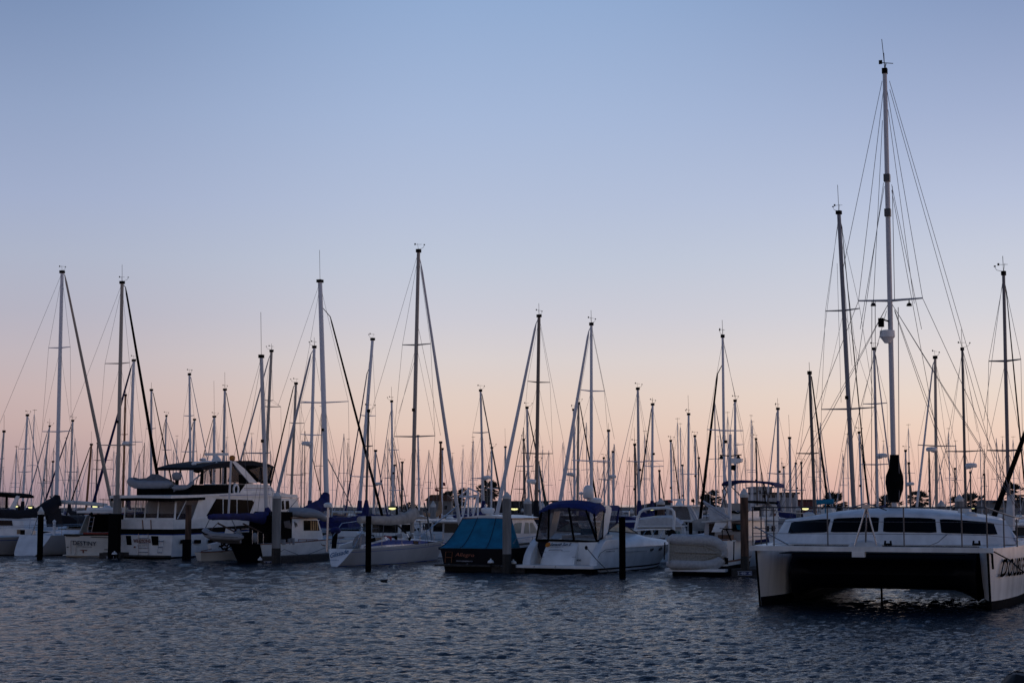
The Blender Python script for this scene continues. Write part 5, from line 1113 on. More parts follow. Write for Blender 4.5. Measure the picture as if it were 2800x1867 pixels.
# ================================================================== sailing boats, bow where their headsails run
def sailboat(label, Y, top, base, psi, w, m, spread=(), stay=None, back=None, L=None, hb=None, hm=None, cov=None, deck=1.15, name='sailboat', extras=(), group='sailing boats in the marina', dodger=None, **kw):
    b0, t0 = P(base[0], base[1], Y), P(top[0], top[1], Y); k = (b0.z-deck)/(t0.z-b0.z); X = b0.x-(t0.x-b0.x)*k
    f = Frame(X, Y, psi); T = thing(name, label, 'sailboat', f, group)
    ht = t0.z; L = L or min(15, max(7.5, ht*.80)); hb = hb or L*.155
    hull(T, L, hb, deck, deck+.3, [hm or white, bluestripe, boot, deckw], [0, 1, 0, 0, 0, 2], [0, .16, .20, .5, .9, .97, 1], stern=.72, smax=.45, ws=.5, wl=.86, sr=(.4, .1), br=L*.1, deck=3, y0=-.56*L, bulge=.9, n=12)
    c = MB(); y0, y1 = -.26*L, .24*L; rg = []
    for i in range(9):
        t = i/8; y = lerp(y0, y1, t); ww = hb*lerp(.66, .25, t**1.6); h = lerp(.48, .10, t**1.4)
        rg.append([V((ww, y, deck)), V((ww*.95, y, deck+h*.75)), V((ww*.82, y, deck+h)), V((-ww*.82, y, deck+h)), V((-ww*.95, y, deck+h*.75)), V((-ww, y, deck))])
    c.loft(rg).build('coachroof', white, T, 30)
    for sg in (-1, 1):
        q = [(lerp(y0, y1, t), hb*lerp(.66, .25, t**1.6)*.985, lerp(.48, .10, t**1.4)) for t in (.08, .55)]
        MB().prism([V((sg*q[0][1], q[0][0], deck+q[0][2]*.3)), V((sg*q[1][1], q[1][0], deck+q[1][2]*.3)), V((sg*q[1][1], q[1][0], deck+q[1][2]*.66)), V((sg*q[0][1], q[0][0], deck+q[0][2]*.66))], (-sg*.03, 0, 0)).build('cabin_window', glass, T, 0)
    if dodger:
        rg = [[V((hb*.62*math.cos(a), y0-.7+yy, deck+.35+hh*math.sin(a)**.6)) for a in [math.pi*k/8 for k in range(9)]] for yy, hh in ((-.2, .95), (.5, .92), (1.2, .35))]
        o = MB().loft(rg, closed=False, caps=False).build('spray_dodger', dodger, T, 50); o.modifiers.new('s', 'SOLIDIFY').thickness = .03
    sl_ = MB(); pts = [V((hb*.7, -.555*L, deck+.6)), V((-hb*.7, -.555*L, deck+.6))]; sl_.tube([V((hb*.7, -.55*L, deck)), pts[0], pts[1], V((-hb*.7, -.55*L, deck))], .018, 5); sl_.build('pushpit', steel, T)
    for sg in (-1, 1): MB().tube([V((sg*hb*.7, -.555*L, deck+.6)), V((sg*hb*.97, -.1*L, deck+.62)), V((sg*hb*.5, .25*L, deck+.7)), V((0, .43*L, deck+.85))], .012, 5).build('life_line', steel, T)
    p0, pt, at, M_ = rig(f, T, 0, top, base, w, m, spread, stay, back, hb=hb*.85, deck=deck, **kw)
    bl = min(.46*L, 6); bz = deck+1.0
    if cov:
        cover(T, [(p0.x*1, -bl, bz+.18), (0, -bl*.9, bz+.16), (0, -bl*.5, bz+.14), (0, -bl*.15, bz+.20), (p0.x, -.10, bz+.42)], [.08, .12, .14, .20, .20], cov, flat=1.3)
        a = at(bz+.3); MB().tube([a+V((0, -.1, 0)), at(bz+.9), at(bz+1.35)], [.26, .19, w/2*Y/FPX*1.3], 8).build('cover_collar', cov, T)
    else: MB().tube([(p0.x, -.05, bz), (0, -bl, bz+.12)], .07, 6).build('boom', m, T)
    return f, T, at, M_
def flag_on(f, T, px, py, w, h, m):
    a = f.on(1, 0, px, py); s = f.loc.y/FPX; W_, H_ = w*s, h*s; g = MB()
    g.loft([[V((a.x+W_*t, .06*math.sin(7*t), a.z-.15*W_*t)), V((a.x+W_*t, .06*math.sin(7*t+.5), a.z-H_-.15*W_*t))] for t in [i/6 for i in range(7)]], closed=False, caps=False)
    o = g.build('flag', m, T); o.modifiers.new('s', 'SOLIDIFY').thickness = .01

SB = sailboat
# left edge: boat with the long navy cover, scoop sterned boat before it
f, T, at, M_ = SB('grey hulled sloop with a long navy mainsail cover and a pale furled jib', 117, (170, 741), (155, 1345), PSI, 10.5, aluw, [(951, 136, 195), (1180, 118, 198)], (177, 752, 300, 1352, 12, alut), (163, 748, -60, 1300), L=16, hm=greyhull, vane=1, extras=())
cover(T, [f.on(0, 0, x, y) for x, y in ((-90, 1400), (0, 1404), (60, 1406), (100, 1402), (130, 1390), (150, 1376))], [r_*112/FPX/1.3 for r_ in (9, 13, 12, 14, 22, 20)], snavy, flat=1.3)
MB().tube([f.on(0, 0, 152, 1380), f.on(0, 0, 156, 1354)], [.42, .20], 10).build('cover_collar', snavy, T)
MB().prism([f.on(0, 0, *q) for q in ((122, 1400), (158, 1390), (165, 1438), (128, 1440))], (.25, 0, 0)).build('mast_boot', snavy, T, 0)
MB().tube([f.on(1, .3, 157, 1371), f.on(1, .3, 230, 1375), f.on(1, .3, 292, 1381)], .13, 8).build('spinnaker_pole', cream, T)
def scoop_sloop():
    f, hb = place(44, 151, 109, PSI, 1465); T = thing('sailboat', 'sloop with a rounded white scoop transom beside a black pile', 'sailboat', f, 'sailing boats in the marina')
    zt = f.on(1, 0, 100, 1463).z
    h, R = hull(T, 13, hb, zt, zt+.3, [greyhull, boot, deckw], [0, 0, 0, 0, 1], [0, .2, .5, .8, .96, 1], stern=.80, smax=.45, ws=.60, wl=.84, sr=(0, -1.0), br=1.4, deck=2, bulge=.5)
    q = R[0]; k = len(q)-2; n_ = V((0, -zt, 1.0)).normalized(); vs = [V(p) for p in q[:k]]
    MB().prism([v+n_*.004 for v in vs+[V((-v.x, v.y, v.z)) for v in reversed(vs)]], n_*.012).build('transom', white, T, 0)
    MB().prism([V((hb*.5, 3.2, zt)), V((hb*.5, 3.4, zt+.30)), V((hb*.4, 7.0, zt+.16)), V((hb*.4, 7.4, zt))], (-hb*.95, 0, 0)).build('coachroof', white, T, 0)
    m = MB(); m.tube([f.on(1, .6, 108, 1400), f.on(1, .2, 80, 1478)], .035, 6); m.build('stern_pole', steel, T)
    MB().tube([f.on(1, 0, 60, 1470), f.on(1, -.1, 75, 1481), f.on(1, 0, 103, 1477)], .012, 5).build('transom_line', wood, T)
    m = MB(); m.tube([(-hb*.7, 1.2, zt), (-hb*.7, 1.2, zt+.65), (hb*.7, 1.2, zt+.65), (hb*.7, 1.2, zt)], .02, 6); m.tube([(hb*.7, 1.2, zt+.65), (hb*.95, 6, zt+.65), (hb*.5, 10, zt+.7)], .012, 5); m.build('guard_rail', steel, T)
    MB().lathe([(.10, zt), (.09, zt+.8), (.13, zt+.85), (.01, zt+.98)], (0, 1.8, 0), 10).build('binnacle', white, T)
    for (px, py, r, m_) in ((62, 1455, .14, black), (78, 1454, .15, white), (52, 1454, .13, sbeige), (92, 1456, .12, steel)): MB().box((-r, -r, -r), (r, r, r*1.2), c=f.on(1, 1.2, px, py), R=Matrix.Rotation(r*5, 3, 'Z')).build('cockpit_gear', m_, T)
    ym = f.on(0, 0, 323, 1420).y
    rig(f, T, ym, (334, 770), (322.5, 1300), 10.5, alut, [(994, 290, 357), (1217, 273, 374)], (343, 785, 432, 1310, 11, sblack), (327, 775, 195, 1140), vane=1, deck=zt, hb=hb*.9)
scoop_sloop()
SB('sloop with a dark blue furled jib and a mast radar behind the motor yacht', 150, (366, 983), (353, 1345), -34, 9, aluw, [(1208, 330, 388)], (360, 1000, 256, 1372, 10, sblue), radar=(1213, -1), vane=1, cov=sblue)
SB('ketch with a slim orange wooden mast beside a cream one', 165, (343, 1078), (338, 1300), 30, 6, wood, [(1188, 333, 352)], vane=0, hm=cream)
SB('sloop with a dark furled jib close beside the yacht tender', 152, (414, 1064), (413, 1310), 32, 6.5, alu, [(1172, 402, 428)], (419, 1075, 468, 1310, 5, sblack), vane=0, cov=sblue)
SB('small sloop with a vane topped mast left of the yacht bimini', 180, (455, 1135), (450, 1300), -30, 5, alu, [(1230, 441, 468)], (452, 1148, 425, 1300, 3.5, sblack), vane=1)
SB('sloop with a pale twin spreader mast near the picture edge', 158, (75, 1133), (63, 1360), 35, 6.5, aluw, [(1227, 53, 86), (1290, 52, 90)], (79, 1145, 115, 1330, 4, alu), vane=1, radar=None, cov=snavy)
SB('slender masted sloop between the two tall pale masts at the picture edge', 190, (136, 1163), (116, 1340), -38, 5, alu, [(1320, 102, 135)], (130, 1180, 80, 1350, 5, alu), vane=1)
SB('sloop with a greyish mast and a long dark diagonal furled jib', 172, (199, 1148), (191, 1345), -38, 6, alu, [(1290, 175, 214)], (194, 1165, 125, 1365, 6, sblue), vane=1, cov=snavy)
SB('wooden masted cutter with a thin black furled jib', 178, (250, 1213), (237, 1375), -38, 6.5, wood, [], (246, 1222, 188, 1390, 5, sblack), vane=0, hm=cream)
SB('sloop with a dull mast cut by the picture edge', 150, (11, 1177), (0, 1320), 30, 6, alu, [(1254, -6, 14)], vane=0, cov=snavy)
SB('sloop with a short grey mast behind the white cone cap', 200, (145, 1260), (140, 1370), 30, 5, alu, [], vane=0)
SB('sloop with thin lattice rigging left of the beige boom end', 200, (267, 1210), (262, 1375), 30, 4, alud, [(1258, 258, 310), (1283, 256, 310)], vane=0)
# behind the motor yacht
SB('sloop with a light furled jib over the yacht radar', 142, (518, 1021), (521, 1330), 30, 6.5, aluw, [(1137, 505, 533), (1235, 498, 540)], (522, 1032, 566, 1250, 3.5, alu), vane=1)
SB('pale masted sloop just behind the sloop over the yacht radar', 172, (532, 1145), (525, 1330), -34, 6.5, aluw, [], (528, 1155, 488, 1310, 5, sblack), vane=0)
SB('white masted sloop with a whip antenna behind the yacht bimini', 170, (586, 1137), (585, 1300), -34, 8, aluw, [], (582, 1148, 555, 1250, 3.5, sblack), vane=1, whip=3.5)
SB('grey masted sloop with a thin black furled jib above the orange beacon', 152, (615, 1063), (611, 1300), 32, 7.5, alu, [], (619, 1075, 654, 1260, 4.5, sblack), vane=1, whip=1.5)
SB('brown masted sloop with a long grey furled jib sloping to the yacht bimini', 138, (742.5, 957), (726, 1300), -36, 8.5, alut, [(1095, 720, 745), (1112, 712, 766)], (735, 980, 655, 1270, 7, alu), vane=-1, cov=sblue)
SB('tan masted sloop with a dark furled jib ending at the bimini corner', 142, (809.5, 1046), (797, 1340), -36, 7.5, alut, [(1157, 790, 830), (1298, 780, 834)], (803, 1056, 751, 1278, 6, sblack), vane=-1, cov=snavy)
SB('sloop with a mast radar and a thick grey jib landing at the tall pile cap', 122, (859.5, 946), (848, 1350), -36, 9, aluw, [(1100, 822, 880), (1189, 820, 884)], (850, 968, 758, 1350, 11, alu), radar=(1212, -1), vane=-1, cov=sblue)
f, T, at, M_ = SB('tall white masted sloop with a blue sail cover and a heavy black furled jib', 111, (875, 766), (892.5, 1345), PSI, 14, aluw, [(1100.5, 822, 955)], (903, 866, 1040, 1390, 9, sblack), (866, 780, 760, 1110), vane=0, whip=2.0, L=14)
cover(T, [f.on(0, 0, x, y) for x, y in ((800, 1400), (830, 1398), (860, 1392), (884, 1378))], [r_*108/FPX/1.3 for r_ in (7, 12, 20, 19)], sblue, flat=1.3)
MB().tube([f.on(0, 0, 882, 1385), f.on(0, 0, 892, 1350)], [.50, .24], 10).build('cover_collar', sblue, T)
MB().tube([at(6.5), (0, 5.0, 1.3)], .035, 6).build('inner_stay', alut, T)
# middle
SB('white masted sloop leaning towards the black pile with a dark blue furled jib', 128, (1019, 925), (984, 1370), -36, 9.5, aluw, [(1137, 985, 1025), (1303, 956, 1018)], (1003, 1022, 949, 1372, 5, sblue), vane=-1, cov=sblue, dodger=sbeige)
SB('black masted sloop directly behind the plain black pile', 106, (1008, 1120), (1001, 1400), 30, 6.5, alud, [(1220, 1002, 1022)], vane=1, cov=sblue, hm=white)
SB('slim white masted sloop above the hooded dock lamp', 152, (1071, 1095), (1074, 1385), -34, 6, aluw, [(1230, 1058, 1089), (1340, 1062, 1097)], (1066, 1135, 1038, 1330, 3.5, alu), vane=-1, cov=sgrey)
SB('grey masted sloop with a dark furled jib left of the dock lamp', 165, (1027, 1230), (1022, 1385), 30, 6.5, alu, [(1328, 985, 1024)], (1029, 1240, 1058, 1400, 5, sblue), vane=0, radar=(1322, 1))
SB('short grey bare masted sloop just right of the slim white mast', 195, (1079, 1270), (1073, 1390), 30, 6, alu, [], vane=0)
SB('short olive masted sloop standing alone above the grey mainsail cover', 200, (1100, 1262), (1098, 1392), -30, 6, alud, [(1355, 1090, 1115)], vane=1)
f, T, at, M_ = SB('thin white masted sloop half hidden by the grey brown mast', 155, (1143, 1190), (1146, 1390), 30, 5.5, aluw, [(1309, 1140, 1152)], vane=0)
f, T, at, M_ = SB('gaff cutter with an orange wooden mast and a web of rigging', 150, (1205, 1207), (1203, 1430), 30, 6.5, wood, [(1334, 1190, 1225)], vane=0, hm=cream, cov=sbeige, extra=((1205, 1225, 1182, 1400), (1205, 1225, 1190, 1400), (1205, 1225, 1228, 1400), (1205, 1225, 1236, 1400)))
flag_on(f, T, 1211, 1318, 7, 9, flagr); flag_on(f, T, 1189, 1335, 12, 7, flagr)
SB('white masted sloop standing close behind the orange wooden mast', 156, (1210, 1225), (1208, 1400), -30, 5, aluw, [], vane=0)
f, T, at, M_ = SB('sloop with a thin dark furled jib and a radar beside the ragged palm', 132, (1314, 1065), (1322, 1375), 30, 6.5, alu, [(1183, 1295, 1339), (1308, 1290, 1347)], (1318, 1078, 1372, 1372, 6, alud), radar=(1305, 1), vane=1, cov=sblue)
SB('pale sloop mast behind the flag beside the tall leggy palm', 160, (1345, 1222), (1343, 1390), -30, 5.5, aluw, [(1335, 1330, 1360)], (1342, 1235, 1325, 1340, 3, sblack), vane=1)
SB('little sloop with a white antenna left of the brown mast', 190, (1382, 1220), (1381, 1350), 30, 5.5, alu, [], vane=0, whip=2)
SB('tall brown masted sloop with a thick white furled jib running down to the left', 117, (1474, 861), (1466, 1390), -36, 10, mat('mast_brown', (.16,.13,.11,1), .4, .2, streak=True), [(1045, 1440, 1501), (1240, 1424, 1509)], (1466, 884, 1360, 1400, 13, aluw), (1478, 868, 1545, 1230), vane=1, whip=.8, L=14, radar=(1315, -1), cov=snavy)
SB('tall white masted sloop with a thick white furled jib behind the blue topped cruiser', 106, (1617, 883), (1617, 1350), -36, 8.5, aluw, [(1069, 1585, 1649), (1260, 1560, 1664)], (1610, 905, 1530, 1380, 13, aluw), (1621, 890, 1680, 1200), vane=1, whip=.8, L=13.5)
SB('grey masted sloop with a slanting black furled jib left of the tall brown mast', 142, (1441, 1112), (1446, 1375), 32, 6.5, alu, [(1275, 1413, 1460)], (1444, 1124, 1475, 1280, 6, sblack), vane=1, cov=snavy)
SB('dark slim masted sloop left of the grey mast with the slanting black jib', 160, (1432, 1200), (1436, 1375), 30, 5, alud, [(1337, 1406, 1438)], (1434, 1210, 1446, 1300, 4, sblack), vane=1)
SB('sloop with a green furled jib just right of the tall brown mast', 120, (1471, 1262), (1478, 1390), 30, 6, alu, [], (1474, 1275, 1499, 1420, 9, sgreen), vane=1)
SB('tan masted sloop with a black furled jib left of the tall white mast', 150, (1582, 1100), (1579, 1375), 32, 6.5, alut, [], (1586, 1106, 1630, 1362, 6, sblack), vane=1)
SB('pale blue masted sloop behind the thick white furled jib', 155, (1569, 1118), (1571, 1375), -32, 6.5, aluw, [(1283, 1552, 1580)], radar=(1296, -1), vane=-1, cov=sblue)
SB('dark masted sloop with a radar on its pole right of the satellite dome', 150, (1664, 1175), (1664, 1380), -32, 6.5, alu, [(1264, 1630, 1664), (1311, 1637, 1670)], vane=0, radar=(1302, 1))
SB('short sloop with a pale mast right of the radar pole', 180, (1676, 1233), (1677, 1370), 30, 5.5, aluw, [], vane=0)
SB('sloop with a thin mast just left of the radar pole', 180, (1651, 1250), (1653, 1370), -30, 4.5, alu, [(1311, 1634, 1658)], vane=1)
SB('grey masted sloop with a curved instrument arm on top', 128, (1744, 1060), (1748, 1395), -34, 7.5, alu, [(1262, 1711, 1770)], (1742, 1075, 1704, 1240, 2, alu), vane=1, back=(1748, 1070, 1782, 1260), cov=sblue)
SB('black masted sloop close left of the mast with the curved arm', 135, (1735.5, 1213), (1738, 1395), 30, 6, alud, [], (1738, 1225, 1745, 1360, 4, sblack), vane=1)
SB('white masted sloop with a thin black furled jib ahead of the arched cabin boat', 140, (1784.5, 1103), (1783, 1390), -36, 7, aluw, [(1260, 1760, 1812), (1275, 1758, 1812)], (1781, 1118, 1752, 1320, 5, sblack), vane=1, cov=sblue)
SB('short black masted sloop right of the white masted one over the arched cabin boat', 160, (1803, 1285), (1803, 1400), 30, 5, alud, [], (1804, 1290, 1818, 1380, 4, sblack), vane=0)
SB('sloop with a thin black furled jib above the isinglass bridge', 155, (1834, 1203), (1837, 1380), 32, 5.5, aluw, [], (1838, 1212, 1859, 1368, 5, sblack), vane=1)
SB('white masted sloop with swept spreaders right of the isinglass bridge', 150, (1883, 1130), (1882, 1385), -34, 6.5, aluw, [(1296, 1856, 1906)], vane=-1, whip=1.6)
SB('short pale sloop mast left of the swept spreaders', 185, (1866, 1270), (1869, 1370), 30, 5, alu, [], vane=0)
SB('sloop with two close thin masts beside the leaning black furled sail', 160, (1900, 1190), (1905, 1390), 30, 6, alu, [], (1903, 1200, 1927, 1370, 4, alud), vane=1)
SB('dark slim sloop mast touching the leaning black furled sail', 165, (1911, 1250), (1908, 1390), -30, 4.5, alud, [], vane=0)
f, T, at, M_ = SB('white sloop with a long leaning black furled jib', 101, (1976, 916), (1981, 1345), -36, 7.5, aluw, [(1177, 1930, 2028)], (1962, 1022, 1908, 1470, 10, sblack), (1981, 925, 2010, 1085), vane=-1, whip=.9, L=13, cov=sgrey)
SB('white masted sloop partly behind the flybridge bimini', 140, (2010, 1093), (2011, 1380), 34, 7, aluw, [(1216, 2008, 2034)], (2006, 1105, 1990, 1240, 3, alu), vane=1, back=(2013, 1098, 2028, 1180))
SB('dark masted sloop rising behind the harbour office', 158, (2067, 1198), (2070, 1340), 34, 5, alud, [], (2070, 1208, 2087, 1330, 4, sblack), vane=-1)
SB('sloop with a white slanting jib and a dark topped mast over the harbour office', 138, (2127, 1115), (2128, 1380), -34, 7, alu, [(1295, 2095, 2160)], (2123, 1130, 2101, 1330, 5, aluw), vane=-1, cov=sblue)
SB('dark topped sloop mast right of the slanting white jib', 152, (2159, 1195), (2162, 1385), 34, 7, alu, [(1340, 2140, 2205)], vane=0, whip=2)
SB('slim pale sloop mast between the two dark topped masts', 175, (2143, 1275), (2145, 1380), 34, 5, alu, [], vane=1)
SB('thin dark sloop mast with the slanting tall neighbour', 165, (2191, 1263), (2193, 1385), 34, 5, alud, [], vane=1)
SB('little pale sloop mast right of the pale block', 185, (2176, 1265), (2178, 1380), -34, 4.5, alu, [], vane=0)
SB('dark tapering sloop mast with a straight black jib left of the blue grey mast', 96, (2213.5, 1016), (2227, 1370), 38, 9, alud, [(1240, 2180, 2241)], (2219, 1030, 2264, 1378, 8, sblack), vane=0, L=12.5, back=(2208, 1030, 2186, 1250))
# right, behind the catamaran
f, T, at, M_ = SB('big blue grey masted sloop leaning beside the catamaran mast', 86, (2293.5, 578), (2335, 1388), 38, 12.5, mat('mast_bluegrey', (.16,.17,.20,1), .35, .3, streak=True), [(849, 2260, 2354), (1118, 2249, 2396)], (2302, 622, 2376, 1392, 4.5, sblack), (2288, 640, 2232, 1090), vane=-1, L=14, extra=((2289, 720, 2300, 1100), (2292, 600, 2330, 1000), (2300, 640, 2345, 1000)))
SB('sloop with a radar ball and a grey furled jib just left of the catamaran mast', 112, (2390, 951), (2400, 1385), 40, 7.5, alu, [(1104, 2362, 2428), (1270, 2352, 2432)], (2395, 975, 2434, 1290, 6, alu), radar=(1245, 1), vane=1)
SB('slim sloop with a dark jib between the two big leaning masts', 140, (2349, 1180), (2357, 1390), 40, 6, aluw, [], (2352, 1190, 2376, 1392, 5, sblack), vane=1)
SB('bare pale sloop mast right of the black sail bag', 150, (2476, 1230), (2479, 1390), 40, 5.5, alu, [], radar=(1322, 1), vane=1)
SB('dark sloop mast close to the bare pale one', 150, (2485, 1264), (2491, 1392), 40, 5.5, alud, [], (2486, 1270, 2494, 1360, 3, sblack), vane=0)
SB('brown grey masted sloop with a pale furled jib slanting left behind the catamaran roof', 106, (2557, 974), (2561, 1390), -36, 8.5, alut, [(1219, 2506, 2610)], (2551, 997, 2506, 1395, 8, aluw), (2560, 985, 2598, 1300), vane=1, L=13, radar=(1228, -1))
SB('dark thin sloop mast left of the brown grey mast', 150, (2540, 1228), (2544, 1390), 40, 5, alud, [], radar=None, vane=0)
SB('dark topped sloop mast with a radar dome beside the diamond day shape', 101, (2631, 951), (2641, 1392), 40, 7.5, alud, [(1234, 2588, 2689)], None, (2625, 965, 2600, 1200), radar=(1272, 1), vane=1, L=13, extra=((2634, 965, 2672, 1180), (2633, 965, 2655, 1300)))
SB('thin dark sloop mast beneath the diamond day shape', 150, (2653, 1289), (2655, 1390), 40, 4.5, alud, [], vane=0)
SB('dark sloop mast between the brown grey mast and the dark topped one', 150, (2611, 1279), (2613, 1390), 40, 4.5, alud, [], vane=0)
SB('straight dark sloop mast between the diamond day shape and the tall edge mast', 155, (2691, 1295), (2693, 1390), 40, 4.5, alud, [], vane=0)
f, T, at, M_ = SB('tall dark topped sloop mast near the picture edge with a black furled jib', 73, (2744, 743), (2759, 1420), 42, 10, mat('mast_slate', (.12,.12,.14,1), .35, .3, streak=True), [(987, 2707, 2795), (1232, 2702, 2800)], (2752, 800, 2790, 1200, 6, sblack), (2740, 760, 2690, 1150), vane=-1, L=13)
MB().prism([f.on(1, -.1, *q) for q in ((2755, 1355), (2768, 1350), (2770, 1450), (2744, 1450))], (0, .2, 0)).build('mast_boot', swhite, T, 0)
f, T, at, M_ = SB('sloop beyond the picture edge whose heavy black furled jib slants into view', 68, (2900, 640), (2890, 1390), -40, 11, alud, [(1000, 2850, 2940)], (2880, 980, 2722, 1400, 18, sblack), None, vane=0, L=13)
d = P(2682, 1262, 100); fd = Frame(d.x, d.y, 30, d.z); 
# ================================================================== motor boats of the second row
def motor_cruiser(label, px, Y, psi, L=8.5, wl_=1420, canvas=None, cabin=white, dark=False, name='motor_cruiser', arch=False, proto=None):
    c = P(px, 1450, Y); f = Frame(c.x, Y, psi); T = thing(name, label, 'motor boat', f, 'motor boats of the second row'); hb = L*.17; z = 1.0
    hull(T, L, hb, z, z+.35, [white, bluestripe, boot, deckw], [0, 1, 0, 0, 2], [0, .12, .18, .6, .95, 1], stern=.94, smax=.4, p=2.6, wl=.88, br=L*.12, deck=3, n=12, bulge=1.1)
    MB().prism([V((hb*.8, L*.26, z)), V((hb*.8, L*.27, z+1.15)), V((hb*.8, L*.5, z+1.15)), V((hb*.8, L*.62, z+.45)), V((hb*.8, L*.8, z+.25)), V((hb*.8, L*.8, z))], (-hb*1.6, 0, 0)).build('cabin', cabin, T, 0)
    for x in (hb*.8, -hb*.8-.03): MB().prism([V((x, L*.30, z+.55)), V((x, L*.30, z+1.0)), V((x, L*.49, z+1.0)), V((x, L*.56, z+.6))], (.03, 0, 0)).build('side_window', glass, T, 0)
    MB().prism([V((-hb*.7, L*.265-.02, z+.5)), V((hb*.7, L*.265-.02, z+.5)), V((hb*.7, L*.27-.02, z+1.05)), V((-hb*.7, L*.27-.02, z+1.05))], (0, .012, 0)).build('aft_window', glass, T, 0)
    MB().box((-hb*.86, L*.2, z+1.15), (hb*.86, L*.53, z+1.22)).build('roof', white, T)
    if canvas: MB().loft([[V((hb*.85*math.cos(a), y, z+.7+.75*math.sin(a)**.7)) for a in [math.pi*k/8 for k in range(9)]] for y in (L*.02, L*.12, L*.24)], closed=True).build('cockpit_canvas', canvas, T, 50)
    m = MB(); m.tube([(hb*.9, L*.45, z+.7), (hb*.7, L*.75, z+.85), (0, L*.97, z+1.0), (-hb*.7, L*.75, z+.85), (-hb*.9, L*.45, z+.7)], .018, 5)
    for s_ in (-1, 1): m.tube([(s_*hb*.7, L*.75, z+.2), (s_*hb*.7, L*.75, z+.85)], .015, 5)
    m.build('bow_rail', steel, T)
    if arch: MB().tube([(-hb*.9, L*.1, z), (-hb*.8, L*.16, z+1.7), (hb*.8, L*.16, z+1.7), (hb*.9, L*.1, z)], .08, 8).build('targa_arch', white, T)
    MB().lathe([(.2, 0), (.26, .08), (.2, .2), (.01, .22)], (0, L*.35, z+1.24), 10).build('radar_dome', white, T)
    return f, T, hb
MC = motor_cruiser
MC('small white cruiser with a peaked windscreen between the sloop foredeck and the teal canvas', 1187, 108, 20, 7.5)
MC('white cruiser with a dark windscreen touching the slope of the teal canvas', 1226, 104, 15, 7, cabin=greyhull)
MC('white cruiser with a beige cockpit canvas behind the blue sail cover', 940, 116, 10, 9, canvas=sbeige, arch=True)
MC('white cruiser behind the grey mainsail cover of the sloop', 1060, 112, 28, 8.5, canvas=swhite)
MC('white cruiser with a beige canvas right of the grey mainsail cover', 1105, 118, 20, 8.5, canvas=sbeige)
MC('white cruiser with a dark canvas between the scoop transom and the cream cabin boat', 165, 122, 22, 9, canvas=snavy)
MC('white cruiser under the navy sail cover at the picture edge', 20, 126, 15, 9.5)
MC('white cruiser half hidden by the ketch pilot house', 905, 108, 20, 8, canvas=sblue)
MC('small white cruiser between the teal canvas boat and the blue topped cruiser', 1490, 112, 18, 8, canvas=snavy)
MC('white cruiser with a blue canvas behind the brown wooden pile', 2052, 96, -10, 8.5, canvas=sblue, arch=True)
MC('white cruiser behind the end of the express cruiser bow rail', 1700, 112, 20, 8.5, canvas=sblue)
MC('white cruiser behind the left end of the catamaran cabin', 2140, 98, 8, 9, canvas=swhite)
MC('white cruiser past the far end of the catamaran cabin', 2790, 88, 20, 9)

MC('white cruiser glimpsed behind the ketch stern and davit dinghy', 640, 120, 20, 9, canvas=snavy)
MC('white cruiser hull between the black pile and the grey mainsail cover', 1010, 104, 24, 7.5)
MC('white cruiser behind the harbour side of the teal canvas boat', 1290, 106, 20, 8.5, canvas=swhite)
MC('white cruiser showing above the express cruiser windscreen', 1660, 120, 18, 9, canvas=sblue, arch=True)
MC('white cruiser behind the crane of the flybridge trawler', 1935, 100, 18, 9, canvas=sgrey)
MC('white cruiser low behind the scoop transom and cone capped pile', 95, 132, 18, 9, canvas=sblue)

def arch_boat():
    f = Frame(P(1790, 1450, 97).x, 97, 12); T = thing('arch_cabin_boat', 'white cabin boat with a tall tubular arch and a humped grey cover', 'motor boat', f, 'motor boats of the second row'); on = lambda pts, y: [f.on(1, y, *q) for q in pts]
    hull(T, 9, 1.55, 1.0, 1.3, [white, boot, deckw], [0, 0, 0, 1], [0, .3, .6, .95, 1], stern=.95, br=1.1, deck=2, y0=-1.5)
    MB().tube(on([(1735, 1455), (1739, 1440), (1744, 1415), (1750, 1400), (1760, 1393), (1775, 1390), (1820, 1388), (1836, 1391), (1842, 1398), (1843.5, 1410), (1842, 1464)], -.6), .085, 10).build('tube_arch', white, T)
    a = on([(1741, 1436), (1745, 1421), (1790, 1415), (1830, 1414), (1845, 1421), (1864, 1433), (1862, 1436)], -.2)
    MB().loft([a, [p+V((0, 1.2, .12)) for p in a], [p+V((0, 2.2, .02)) for p in a]]).build('humped_cover', swhite, T, 50)
    MB().prism(on([(1740, 1437), (1866, 1436), (1866, 1440), (1740, 1441)], -.3), (0, 2.6, 0)).build('cabin_top', white, T, 0)
    MB().prism(on([(1742, 1441), (1862, 1440), (1868, 1470), (1738, 1470)], 0), (0, 2.2, 0)).build('cabin', deckw, T, 0)
    for q in ([(1752, 1451), (1778, 1449), (1782, 1461), (1752, 1462)], [(1785, 1449), (1800, 1449), (1800, 1461), (1788, 1461)], [(1819, 1449), (1838, 1449), (1838, 1462), (1819, 1461)]): MB().prism(on(q, -.03), (0, .05, 0)).build('cabin_window', glass, T, 0)
    for q in ([(1844, 1449), (1850, 1450), (1851, 1460), (1843, 1460)], [(1853, 1451), (1859, 1452), (1861, 1461), (1853, 1461)]): MB().prism(on(q, -.03), (0, .05, 0)).build('pale_window', paleglass, T, 0)
    MB().tube(on([(1838, 1437), (1866, 1438), (1872, 1445), (1874, 1466)], -.1), .04, 8).build('grab_rail', white, T)
arch_boat()
